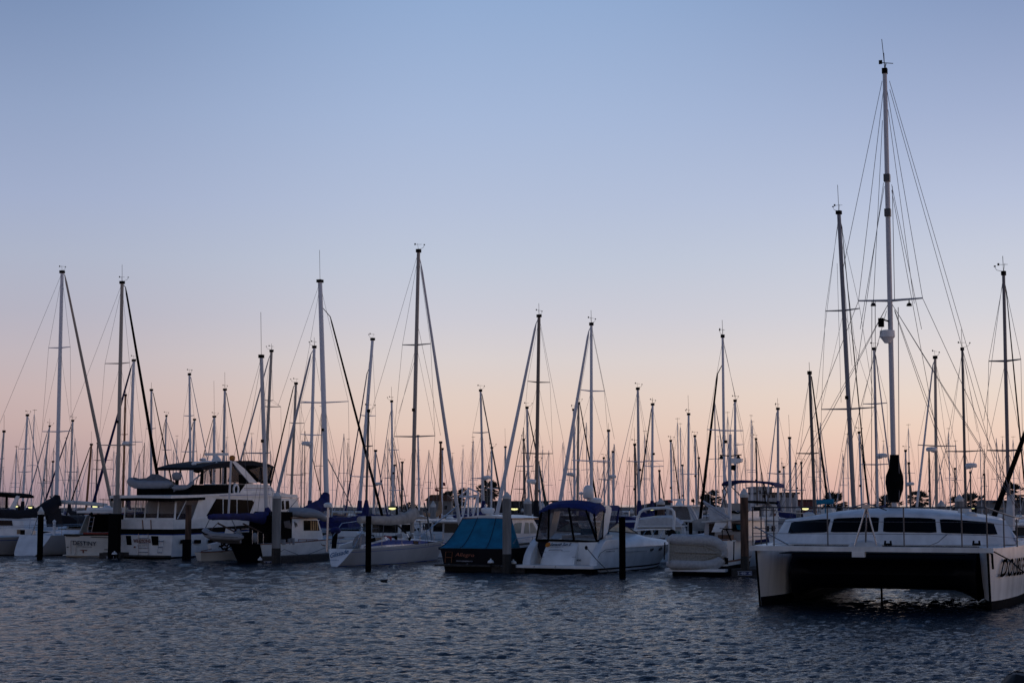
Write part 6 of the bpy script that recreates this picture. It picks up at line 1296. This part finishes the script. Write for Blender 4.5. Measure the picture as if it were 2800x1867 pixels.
def sportfisher():
    f = Frame(P(1865, 1450, 105).x, 105, 14); T = thing('sportfisher', 'white sportfishing boat with an isinglass flybridge and a flat radar scanner', 'motor boat', f, 'motor boats of the second row'); on = lambda pts, y: [f.on(1, y, *q) for q in pts]
    hull(T, 12, 2.0, 1.2, 1.8, [white, boot, deckw], [0, 0, 0, 1], [0, .3, .6, .95, 1], stern=.95, br=1.4, deck=2, y0=-2.5)
    MB().prism(on([(1838, 1424), (1925, 1424), (1928, 1470), (1836, 1470)], .4), (0, 4.0, 0)).build('house', white, T, 0)
    MB().prism(on([(1846, 1428), (1880, 1427), (1880, 1450), (1846, 1452)], .36), (0, .05, 0)).build('house_window', glass, T, 0)
    MB().prism(on([(1828, 1421), (1893, 1421), (1893, 1425), (1828, 1424)], -.1), (0, 3.0, 0)).build('bridge_deck', white, T, 0)
    MB().prism(on([(1832, 1384), (1880, 1384), (1890, 1420), (1828, 1420)], .1), (0, .02, 0)).build('clear_curtain', vinyl, T, 0)
    MB().prism(on([(1880, 1384), (1884, 1384), (1906, 1422), (1888, 1422)], .1), (0, 1.6, 0)).build('bridge_side', white, T, 0)
    MB().prism(on([(1818, 1381), (1908, 1380), (1908, 1383.5), (1818, 1384)], -.2), (0, 3.2, 0)).build('hardtop', white, T, 0)
    MB().box((-1.2, 1.5, 2.1), (1.0, 2.1, 3.1)).build('helm_console', swhite, T)
    m = MB(); m.tube(on([(1880, 1384), (1915, 1448)], -.1), .05, 6).tube(on([(1886, 1383), (1920, 1447)], -.1), .05, 6).tube(on([(1893, 1400), (1897, 1398)], -.1), .04, 5); m.build('boarding_ladder', alu, T)
    c = on([(1857, 1375)], 1.2)[0]; MB().lathe([(.3, -.2), (.22, -.05), (.12, .1), (.08, .16)], c, 12).box((-.38, -.06, .16), (.38, .06, .26), c=c, R=Matrix.Identity(3)).build('radar_scanner', white, T)
    MB().prism(on([(1897, 1386), (1901, 1390), (1922, 1416), (1909, 1420)], -.3), (0, .05, 0)).build('sail_scrap', swhite, T, 0)
    MB().tube(on([(1897, 1380), (1896, 1362)], 1), .03, 5).build('flag_staff', black, T); flag_on(f, T, 1890, 1364, 9, 8, sblack); flag_on(f, T, 1826, 1367, 13, 5, flagr)
sportfisher()
def stern_dinghy_boat():
    f, hb = place(1826, 1994, 78.5, 20, 1500); T = thing('flybridge_trawler', 'white flybridge trawler with a blue bimini and a dinghy strapped across its stern', 'motor boat', f)
    on = lambda pts, y: [f.on(1, y, *q) for q in pts]; sp = lambda pts, x: [f.on(0, x, *q) for q in pts]
    zt = f.on(1, 0, 1910, 1474).z
    hull(T, 11, hb, zt, zt+.4, [white, wood, black, boot, deckw], [1, 0, 0, 1, 0, 3], [0, .03, .3, .58, .63, .72, 1], stern=.95, wl=.9, br=1.4, deck=4)
    MB().box((-hb*1.0, -.55, .22), (hb*.95, 0, .34)).build('swim_platform', white, T)
    for x in (.6, .85): MB().box((hb*x, -.03, .55), (hb*x+.16, .02, .85)).build('stern_vent', black, T)
    MB().prism(on([(1928, 1424), (2036, 1424), (2040, 1478), (1924, 1478)], 1.6), (0, 4.5, 0)).build('deckhouse', greyhull, T, 0)
    MB().prism(on([(1939, 1432), (1955, 1431), (1953, 1470), (1938, 1471)], 1.56), (0, .06, 0)).build('door', glass, T, 0)
    MB().prism(on([(2003, 1431), (2034, 1431), (2034, 1452), (2003, 1452)], 1.56), (0, .06, 0)).build('deckhouse_window', glass, T, 0)
    MB().prism(on([(2012, 1434), (2030, 1435), (2030, 1449), (2016, 1447)], 1.53), (0, .03, 0)).build('window_blind', steal, T, 0)
    m = MB()
    for k in range(3): m.prism(on([(1956-3*k, 1427+9*k+8*0), (1988-6*k, 1427+9*k), (1986-8*k, 1436+9*k), (1953-4*k, 1436+9*k)], .9-.3*k), (0, .5, 0))
    m.build('flybridge_stairs', white, T, 0)
    MB().prism(on([(1918, 1424), (2045, 1417), (2045, 1421), (1918, 1428)], .8), (0, 4.5, 0)).build('boat_deck', deckw, T, 0)
    MB().prism(on([(1936, 1390), (1944, 1386), (1978, 1387), (1982, 1396), (1980, 1420), (1940, 1422)], 1.4), (0, 1.6, 0)).build('locker_cover', swhite, T, 0)
    MB().prism(on([(1978, 1376), (2032, 1375), (2032, 1396), (1977, 1396)], 3.2), (0, 1.0, 0)).build('flybridge_screen', sgrey, T, 0)
    MB().prism(on([(1980, 1400), (2046, 1397), (2046, 1418), (1980, 1420)], 2.6), (0, 2.5, 0)).build('flybridge', white, T, 0)
    MB().prism(on([(1980, 1395), (2008, 1396), (2016, 1400), (2030, 1396), (2046, 1395), (2046, 1399), (2016, 1404), (1980, 1400)], 2.5), (0, .1, 0)).build('screen_trim', sblack, T, 0)
    m = MB(); m.tube(on([(1923, 1370), (1950, 1386), (1994, 1416)], .6), .05, 8).tube(on([(1926, 1376), (1948, 1394), (1985, 1417)], .6), .035, 6); m.build('boat_crane', alu, T)
    p = on([(1997, 1187), (1995, 1450)], .9); MB().tube([p[1], p[0]], [.085, .065], 10).build('signal_mast', aluw, T)
    MB().tube(on([(1968, 1244), (1997, 1246.5), (2027, 1243)], .88), .03, 6).build('crosstree', black, T)
    for x in (1972, 2019): MB().lathe([(.10, -.1), (.07, 0), (.02, .06)], on([(x, 1248)], .88)[0], 10).build('deck_light', black, T)
    MB().prism(on([(1999, 1252), (2027, 1253), (2026, 1262), (2010, 1267), (1999, 1266)], .7), (0, .4, 0)).build('radar_platform', white, T, 0)
    MB().prism(on([(2000, 1271), (2012, 1271), (2010, 1287), (1999, 1284)], .85), (0, .03, 0)).build('burgee', sblack, T, 0)
    m = MB(); rows = [(1973, 1323), (1978, 1317), (1992, 1313.5), (2030, 1312), (2070, 1314), (2100, 1317.5), (2116, 1322), (2118, 1327)]
    up = on(rows, 2.0); lo = [p_+V((0, 0, -.10)) for p_ in up]; lo[0] = up[0]+V((0, 0, -.08)); q = up+list(reversed(lo))
    MB().prism(q, (0, 2.4, 0)).build('bimini_top', sblue, T, 0)
    m = MB(); m.tube(on([(1975, 1324), (1987, 1345), (1968, 1395)], 2.2), .03, 5).tube(on([(1999, 1318), (1975, 1340), (1985, 1390)], 2.2), .03, 5).tube(on([(2112, 1326), (2100, 1360), (2095, 1395)], 2.2), .03, 5).tube(on([(2088, 1320), (2098, 1350), (2104, 1390)], 2.2), .03, 5).tube(on([(2000, 1330), (2022, 1352), (2032, 1376)], 2.2), .025, 5); m.build('bimini_frame', alud, T)
    MB().box((on([(1964, 1465)], .5)[0].x, .4, zt), (on([(2000, 1465)], .5)[0].x, 1.0, zt+.20)).build('storage_box', mat('box_ochre', (.12,.05,.02,1), .7), T)
    m = MB(); m.tube(on([(1968, 1445), (2004, 1447)], .4), .04, 6).tube(on([(1985, 1445), (2000, 1478)], .4), .03, 6).tube(on([(1975, 1446), (1975, 1474)], .4), .02, 5); m.build('fish_table', black, T)
    MB().ball(on([(1838, 1462)], -.1)[0], .20, .2, .26, 10).build('fender', black, T)
    MB().tube(on([(1818, 1482), (1816, 1530)], -.2), .03, 5).tube(on([(2007, 1480), (2006, 1530)], -.05), .03, 5).build('dinghy_strap', black, T)
    # the dinghy on its side, bottom to the viewer
    c = f.m @ f.on(1, -.42, 1906, 1510); fd = Frame(c.x, c.y, 12, c.z)
    R_ = Matrix(((1, 0, 0, 0), (0, 0, 1, 0), (0, -1, 0, 0), (0, 0, 0, 1))) @ Matrix.Identity(4)
    R_ = Matrix.Rotation(math.radians(1.5), 4, 'Y') @ R_
    T2, _ = rib(fd, 'stern_dinghy', 'stained inflatable dinghy strapped on its side with its ribbed bottom showing', 2.78, 1.62, .26, pvcold, deep=.16, floor=fibre, transform=R_)
    MB().tube([R_ @ V((-1.0, 0, -.17)), R_ @ V((.45, 0, -.16)), R_ @ V((.95, 0, -.10))], .05, 6).build('keel_strip', fibre, T2)
    for y in (.36, -.36): MB().tube([R_ @ V((-1.2, y, -.15)), R_ @ V((.35, y*.9, -.15)), R_ @ V((.85, y*.3, -.12))], .03, 5).build('spray_rail', fibre, T2)
stern_dinghy_boat()
def workboat():
    f = Frame(P(2085, 1450, 88).x, 88, -6); T = thing('work_boat', 'white work boat with a blue side cloth and rope rails left of the catamaran cabin', 'motor boat', f, 'motor boats of the second row'); on = lambda pts, y: [f.on(1, y, *q) for q in pts]
    hull(T, 10, 1.8, 1.1, 1.6, [white, boot, deckw], [0, 0, 0, 1], [0, .3, .6, .95, 1], stern=.95, br=1.2, deck=2, y0=-1.5)
    MB().prism(on([(2091, 1382), (2124, 1380), (2130, 1412), (2086, 1412)], 1.0), (0, 2.0, 0)).build('wheelhouse', white, T, 0)
    MB().prism(on([(2062, 1368), (2126, 1372), (2128, 1377), (2062, 1374)], .6), (0, 2.6, 0)).build('wheelhouse_roof', sblack, T, 0)
    MB().prism(on([(2062, 1384), (2086, 1384), (2084, 1412), (2062, 1414)], 1.2), (0, .1, 0)).build('open_doorway', black, T, 0)
    MB().prism(on([(2060, 1412), (2126, 1411), (2130, 1422), (2058, 1424)], .6), (0, 3.0, 0)).build('cabin_top', white, T, 0)
    MB().prism(on([(2060, 1424), (2128, 1423), (2128, 1480), (2058, 1482)], .8), (0, 2.6, 0)).build('cabin', white, T, 0)
    for x in (2073, 2094, 2110): MB().prism(on([(x, 1437), (x+9, 1437), (x+9, 1452), (x, 1452)], .76), (0, .06, 0)).build('cabin_window', glass, T, 0)
    MB().prism(on([(2050, 1446), (2080, 1449), (2098, 1452), (2104, 1482), (2046, 1482)], .5), (0, .12, 0)).build('side_cloth', sblue, T, 0)
    m = MB(); m.tube(on([(2055, 1408), (2075, 1416), (2095, 1421), (2125, 1423)], .3), .03, 6); m.build('rope_rail', swhite, T)
    m = MB(); m.tube(on([(2055, 1422), (2080, 1430), (2125, 1436)], .3), .03, 6); m.build('rope_rail', swhite, T)
    c = on([(2098, 1398)], .9)[0]; rg = [[c+V((math.cos(a)*(.30+.07*math.cos(b)), -.07*math.sin(b), math.sin(a)*(.34+.07*math.cos(b)))) for b in [k*.785 for k in range(8)]] for a in [i*.3307 for i in range(20)]]; MB().loft(rg, caps=False).build('lifebuoy', pvc, T)
    MB().prism(on([(2108, 1403), (2121, 1403), (2121, 1410), (2108, 1410)], .9), (0, .05, 0)).build('orange_board', mat('board_rust', (.22,.05,.015,1), .7), T, 0)
workboat()
def edge_cruiser():
    f = Frame(P(15, 1450, 122).x, 122, 20); T = thing('arch_cruiser', 'cruiser with a black canvas top and a sloping white arch strut at the picture edge', 'motor boat', f, 'motor boats of the second row'); on = lambda pts, y: [f.on(1, y, *q) for q in pts]
    hull(T, 11, 2.0, 1.3, 1.7, [white, boot, deckw], [0, 0, 0, 1], [0, .3, .6, .95, 1], stern=.95, br=1.2, deck=2, y0=-2)
    MB().prism(on([(-60, 1410), (60, 1410), (70, 1455), (-60, 1455)], .5), (0, 4, 0)).build('house', white, T, 0)
    MB().prism(on([(-50, 1418), (30, 1418), (34, 1436), (-50, 1436)], .45), (0, .05, 0)).build('house_window', glass, T, 0)
    MB().prism(on([(-60, 1344), (0, 1347), (25, 1350), (36, 1356), (34, 1361), (-60, 1352)], 0), (0, 2.5, 0)).build('canvas_top', sblack, T, 0)
    MB().prism(on([(-50, 1356), (14, 1356), (16, 1390), (-50, 1390)], .2), (0, .02, 0)).build('clear_curtain', vinyl, T, 0)
    MB().prism(on([(15, 1352), (20, 1353), (19, 1390), (14, 1390)], .1), (0, .1, 0)).build('curtain_post', sblack, T, 0)
    for y in (.0, 2.6): MB().prism(on([(44, 1355), (52, 1356), (38, 1391), (25, 1391)], y), (0, .12, 0)).build('arch_strut', white, T, 0)
edge_cruiser()
def gantry_boat():
    f = Frame(P(1295, 1450, 122).x, 122, 10); T = thing('fishing_boat', 'fishing boat with a white tripod gantry behind the teal canvas boat', 'motor boat', f, 'motor boats of the second row'); on = lambda pts, y: [f.on(1, y, *q) for q in pts]
    hull(T, 10, 1.8, 1.2, 1.7, [white, boot, deckw], [0, 0, 0, 1], [0, .3, .6, .95, 1], stern=.95, br=1.2, deck=2, y0=-2)
    MB().prism(on([(1268, 1425), (1310, 1425), (1312, 1460), (1266, 1460)], .5), (0, 3, 0)).build('cabin', white, T, 0)
    m = MB(); m.tube(on([(1281, 1334), (1263, 1425)], 0), .07, 6).tube(on([(1281, 1332), (1280, 1430)], .6), .07, 6).tube(on([(1308, 1347), (1290, 1425)], 0), .07, 6).tube(on([(1308, 1347), (1306, 1425)], .6), .06, 6)
    m.tube(on([(1256, 1357), (1302, 1357)], .3), .08, 6).tube(on([(1281, 1334), (1308, 1346)], .2), .06, 6).tube(on([(1281, 1337), (1258, 1356)], .2), .05, 6); m.build('gantry', aluw, T)
gantry_boat()

# ================================================================== the packed far rows
def far_proto(kind):
    mm, sc, hm = {'pale': (aluw, sblue, white), 'dark': (alud, snavy, white), 'jib': (alu, sgrey, white), 'tan': (alut, sbeige, cream)}[kind]
    T = bpy.data.objects.new('distant_sailboat', None); C.objects.link(T)
    L = 9.5; hb = 1.5; z = 1.05; ht = 13
    hull(T, L, hb, z, z+.25, [hm, bluestripe, boot, deckw], [0, 1, 0, 0, 2], [0, .15, .2, .6, .95, 1], stern=.72, smax=.45, ws=.5, sr=(.3, .1), br=1.0, deck=3, y0=-5.2, n=8)
    MB().prism([V((.9, -2.5, z)), V((.85, -2.4, z+.5)), V((.6, 2.0, z+.25)), V((.6, 2.2, z))], (-1.6, 0, 0)).build('coachroof', white, T, 0)
    m = MB().tube([(0, 0, z), (0, 0, 8), (0, -.03, ht)], [.066, .066, .055], 6).build('mast', mm, T)
    MB().tube([(-.85, 0, 7.2), (0, 0, 7.25), (.85, 0, 7.2)], .03, 5).build('spreader', mm, m)
    for s in (-1, 1): MB().tube([(0, 0, ht-.2), (s*.85, 0, 7.2), (s*1.25, -.2, z)], .011, 4).build('shroud', wire, T)
    MB().tube([(0, 0, ht), (0, -5, z+.3)], .011, 4).build('backstay', wire, T)
    if kind in ('jib', 'dark'): MB().tube([(0, .1, ht-.5), (0, 1.2, 10), (0, 4.1, z+.5)], [.02, .05, .08], 6).build('furled_jib', sblack if kind == 'dark' else alu, T)
    else: MB().tube([(0, .1, ht-.2), (0, 4.2, z+.3)], .012, 4).build('forestay', wire, T)
    MB().tube([(0, -.1, z+1.4), (0, -.6, z+1.25), (0, -3.8, z+1.15)], [.22, .2, .12], 6).build('sail_cover', sc, T)
    if kind in ('pale', 'tan'):
        MB().tube([(0, 0, ht), (0, 0, ht+.6)], .02, 4).tube([(-.3, 0, ht+.5), (.35, 0, ht+.5)], .02, 4).build('wind_vane', black, m)
    return T
def copy_tree(o, parent=None):
    c = o.copy(); C.objects.link(c)
    if parent is not None: c.parent = parent
    for ch in list(o.children): copy_tree(ch, c)
    return c
rr = random.Random(23); first = {}
LB = {'pale': ('small far sailboat with a pale mast and blue boom cover in the packed rows', 'far pale masted sailboats'),
      'dark': ('small far sailboat with a dark mast and black furled jib in the packed rows', 'far dark masted sailboats'),
      'jib': ('small far sailboat with a grey mast and grey furled jib in the packed rows', 'far grey masted sailboats'),
      'tan': ('small far sailboat with a tan mast and beige boom cover in the packed rows', 'far tan masted sailboats')}
used = []
def far_boat(px, Y, ytop=None):
    k = rr.choice(('pale', 'pale', 'pale', 'dark', 'jib', 'jib', 'tan'))
    ht = (P(px, ytop, Y).z if ytop else rr.triangular(7.5, 15.5, 10.5))/13
    o = copy_tree(PROTO[k]) if k in first else PROTO[k]; first[k] = 1
    x = P(px, 1380, Y).x; o.location = (x, Y, 0); o.scale = (ht*rr.uniform(.9, 1.05), ht*rr.uniform(.9, 1.05), ht); o.scale[2] = ht
    o.rotation_euler = (rr.uniform(-.012, .012), rr.uniform(-.012, .012), math.radians(rr.choice((-30, -35, 30, 38, 150, 205))+rr.uniform(-6, 6)))
    tag(o, LB[k][0], 'sailboat', LB[k][1])
PROTO = {k: far_proto(k) for k in LB}
for row, (Y, n) in enumerate(((185, 20), (215, 24), (250, 28), (290, 30), (335, 32))):
    for i in range(n):
        px = -60+2920*(i+rr.uniform(-.35, .35))/(n-1)
        far_boat(px, Y+rr.uniform(-9, 9))
